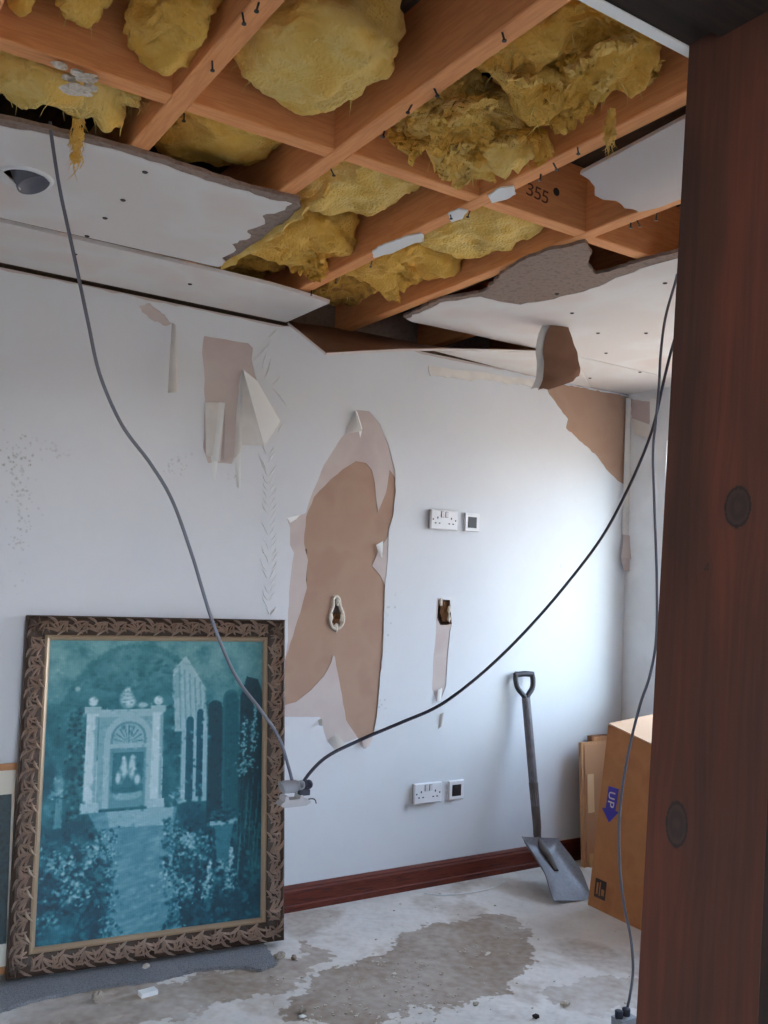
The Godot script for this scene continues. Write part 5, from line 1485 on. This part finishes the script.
func socket(label: String, r: Array) -> void:
	var c := Vector3((r[0].x + r[1].x) / 2.0, (r[0].y + r[1].y) / 2.0, 0)
	var t := thing("wall_socket", label, "socket", c)
	var f := func(w: float, h: float, d0: float, d1: float, b: float) -> ArrayMesh:
		var st := begin()
		flip_box_front(st, w, h, d0, d1, b)
		return done(st)
	put("back_box", f.call(0.142, 0.084, 0.0, 0.012, 0.0), plain(c8(176, 172, 174), 0.5), t)
	var pl := put("face_plate", f.call(0.148, 0.088, 0.012, 0.022, 0.004), M.plastic, t)
	for s in [-1.0, 1.0]:
		for q in [[0.038, 0.008, 0.006, 0.009], [0.049, -0.016, 0.009, 0.005], [0.027, -0.016, 0.009, 0.005]]:
			var st := begin()
			box(st, Vector3(s * q[0] - q[2] / 2, q[1] - q[3] / 2, 0.0205), Vector3(s * q[0] + q[2] / 2, q[1] + q[3] / 2, 0.0224))
			put("pin_slot", done(st), M.black_gloss, pl)
		var sw := begin()
		box(sw, Vector3(s * 0.012 - 0.007, 0.012, 0.021), Vector3(s * 0.012 + 0.007, 0.036, 0.026))
		put("rocker_switch", done(sw), plain(c8(214, 210, 212), 0.3), pl)
		var gap := begin()
		box(gap, Vector3(s * 0.012 - 0.0085, 0.0105, 0.0205), Vector3(s * 0.012 + 0.0085, 0.0375, 0.0223))
		put("switch_gap", done(gap), plain(c8(90, 88, 92), 0.5), pl)
		var sc := begin()
		lathe(sc, [Vector2(0.0, 0.001), Vector2(0.0035, 0.0008), Vector2(0.004, -0.001)], Transform3D(Basis(Vector3(1, 0, 0), PI / 2), Vector3(s * 0.062, 0.0, 0.0222)), 10)
		put("screw", done(sc), M.steel, pl)

func flip_box_front(st: SurfaceTool, w: float, h: float, d0: float, d1: float, b: float) -> void:
	var x := w / 2.0
	var y := h / 2.0
	var pts := PackedVector2Array([Vector2(-x, -y), Vector2(x, -y), Vector2(x, y), Vector2(-x, y)])
	if b <= 0.0:
		prism(st, pts, Transform3D(Basis.IDENTITY, Vector3(0, 0, d0)), d1 - d0)
		return
	prism(st, pts, Transform3D(Basis.IDENTITY, Vector3(0, 0, d0)), d1 - d0 - b)
	var lo := []
	var hi := []
	for q in pts:
		lo.append(Vector3(q.x, q.y, d1 - b))
		hi.append(Vector3(q.x - signf(q.x) * b, q.y - signf(q.y) * b, d1))
	for i in 4:
		var j := (i + 1) % 4
		quad(st, lo[i], hi[i], hi[j], lo[j])
	quad(st, hi[0], hi[3], hi[2], hi[1])

func module_plate(label: String, r: Array) -> void:
	var c := Vector3((r[0].x + r[1].x) / 2.0, (r[0].y + r[1].y) / 2.0, 0)
	var t := thing("wall_plate_socket", label, "wall plate", c)
	var st := begin()
	flip_box_front(st, 0.084, 0.084, 0.0, 0.014, 0.003)
	var pl := put("face_plate", done(st), M.plastic, t)
	st = begin()
	flip_box_front(st, 0.05, 0.05, 0.013, 0.0155, 0.001)
	put("black_module", done(st), M.black_gloss, pl)

# ---- carpet scrap, rubble and crumbs on the floor
func build_floor_bits() -> void:
	var carpet := mottled(95, 0.09, [c8(138, 138, 142), c8(170, 170, 174), c8(112, 112, 117)], [0.2, 0.5, 0.8], Vector3(3, 3, 3), 1.0, 20.0, 0.12)
	var poly := [Vector2(-0.2, 0.02), Vector2(0.6, 0.10), Vector2(1.55, 0.20)]
	poly.append_array([Vector2(1.5161, 0.3707), Vector2(1.4992, 0.4358), Vector2(1.4366, 0.4571), Vector2(1.3812, 0.4023), Vector2(1.3041, 0.3716), Vector2(1.2194, 0.3630), Vector2(1.1318, 0.3687), Vector2(1.0517, 0.3603), Vector2(0.9756, 0.3453), Vector2(0.8991, 0.3374), Vector2(0.8077, 0.3363), Vector2(0.7194, 0.3352), Vector2(0.6292, 0.3601)])
	poly.append(Vector2(-0.2, 0.24))
	var flat := Transform3D(Basis(Vector3(1, 0, 0), Vector3(0, 0, 1), Vector3(0, 1, 0)), Vector3(0, 0.0, 0))
	var scrap := put("carpet_scrap", plate(torn(poly, 0.015, 0.006, 80, [0, 1]), flat, 0.011), carpet)
	tag(scrap, "frayed grey carpet strip under the large framed print", "carpet")
	var r := RandomNumberGenerator.new()
	r.seed = 90
	var frs := begin()
	for i in range(3, poly.size() - 1):
		var a: Vector2 = poly[i]
		var b: Vector2 = poly[i + 1]
		for k in int(a.distance_to(b) / 0.003):
			var q := a.lerp(b, r.randf()) + Vector2(r.randf_range(-0.006, 0.004), r.randf_range(-0.008, 0.006))
			var p := Vector3(q.x, r.randf_range(0.002, 0.01), q.y)
			tube(frs, PackedVector3Array([p, p + Vector3(r.randf_range(-0.01, 0.01), r.randf_range(-0.001, 0.004), r.randf_range(0.002, 0.014))]), 0.0012, 4, 0.0005)
	var fo := put("fringe", done(frs), plain(c8(150, 148, 150), 1.0), scrap)
	fo.set_meta("kind", "stuff")
	# single pieces of rubble that can be told apart
	var bits := [
		[[Vector3(1.0504, 0.0080, 0.4421)], Vector3(0.026, 0.012, 0.014), M.white, "white rectangular plaster chip on the floor before the carpet strip"],
		[[Vector3(0.8998, 0.0120, 0.4120)], Vector3(0.024, 0.018, 0.02), M.rock, "grey brown stone beside the white plaster chip"],
		[[Vector3(1.5385, 0.0120, 0.3877)], Vector3(0.028, 0.012, 0.018), M.rock, "brown rubble lump at the right end of the carpet strip"],
		[[Vector3(1.5788, 0.0080, 0.4158)], Vector3(0.016, 0.008, 0.012), M.core, "dark flake beside the brown rubble lump"],
		[[Vector3(1.0982, 0.0180, 0.2791)], Vector3(0.014, 0.008, 0.01), M.plaster, "pale crumb lying on the carpet strip under the frame"],
		[[Vector3(1.4259, 0.0060, 0.7686)], Vector3(0.016, 0.008, 0.012), M.rock, "dark rubble lump beside a white fleck on the bare floor"],
		[[Vector3(1.4063, 0.0050, 0.7990)], Vector3(0.014, 0.005, 0.008), M.white, "white fleck beside the dark rubble lump"],
		[[Vector3(2.1822, 0.0060, 1.1204)], Vector3(0.016, 0.009, 0.012), M.plaster, "pale plaster crumb on the floor before the cardboard box"],
		[[Vector3(2.0387, 0.0060, 1.1418)], Vector3(0.012, 0.008, 0.01), M.dark, "black crumb near the pale plaster crumb"],
		[[Vector3(1.9314, 0.0060, 0.9814)], Vector3(0.018, 0.004, 0.01), M.rock, "flat brown chip at the rim of the damp patch"],
		[[Vector3(1.8168, 0.0060, 0.6854)], Vector3(0.011, 0.006, 0.009), M.plaster, "pale crumb in the middle of the damp patch"],
		[[Vector3(2.2167, 0.0060, 0.6962)], Vector3(0.02, 0.004, 0.01), M.plaster, "flat pale smear of plaster in the damp patch"],
	]
	for k in bits.size():
		var st := begin()
		var hv: Vector3 = bits[k][1]
		lump(st, Vector3(0, hv.y * 0.9, 0), hv, 300 + k, 10, 6)
		if k == 0:
			st = begin()
			box(st, Vector3(-0.027, 0, -0.015), Vector3(0.027, 0.014, 0.015))
		var o := put("rubble_piece", done(st), bits[k][2])
		var p: Vector3 = bits[k][0][0]
		o.position = Vector3(p.x, 0.0 if k != 4 else 0.011, p.z)
		o.rotation.y = r.randf_range(0, 3) if k > 0 else 0.1
		tag(o, bits[k][3], "rubble")
	# crumbs nobody could count
	var cr := begin()
	var centres: Array = [Vector2(1.7139, 0.7097), Vector2(1.6935, 0.8189), Vector2(1.8388, 0.6895), Vector2(1.5605, 0.8246), Vector2(2.0087, 0.6873), Vector2(1.7730, 0.8987), Vector2(1.5745, 0.8897), Vector2(1.5913, 0.6463), Vector2(2.3447, 0.6121)]
	for k in 260:
		var c: Vector2 = centres[k % centres.size()]
		var p := Vector2(c.x + r.randfn(0, 0.14), c.y + r.randfn(0, 0.1))
		if k % 4 == 0:
			p = Vector2(r.randf_range(0.6, 3.0), r.randf_range(0.1, 1.3))
		if p.y < 0.05 or (p.x < 1.6 and p.y < 0.42) or (p.x > 2.6 and p.y < 0.65) or p.x > 2.85:
			continue
		var s := r.randf_range(0.002, 0.0055)
		lump(cr, Vector3(p.x, s * 0.5, p.y), Vector3(s * r.randf_range(0.8, 1.8), s * 0.7, s), 500 + k, 5, 3)
	var co := put("floor_crumbs", done(cr), M.plaster)
	tag(co, "scattered tiny plaster crumbs and grit over the dusty floor", "crumbs")
	co.set_meta("kind", "stuff")
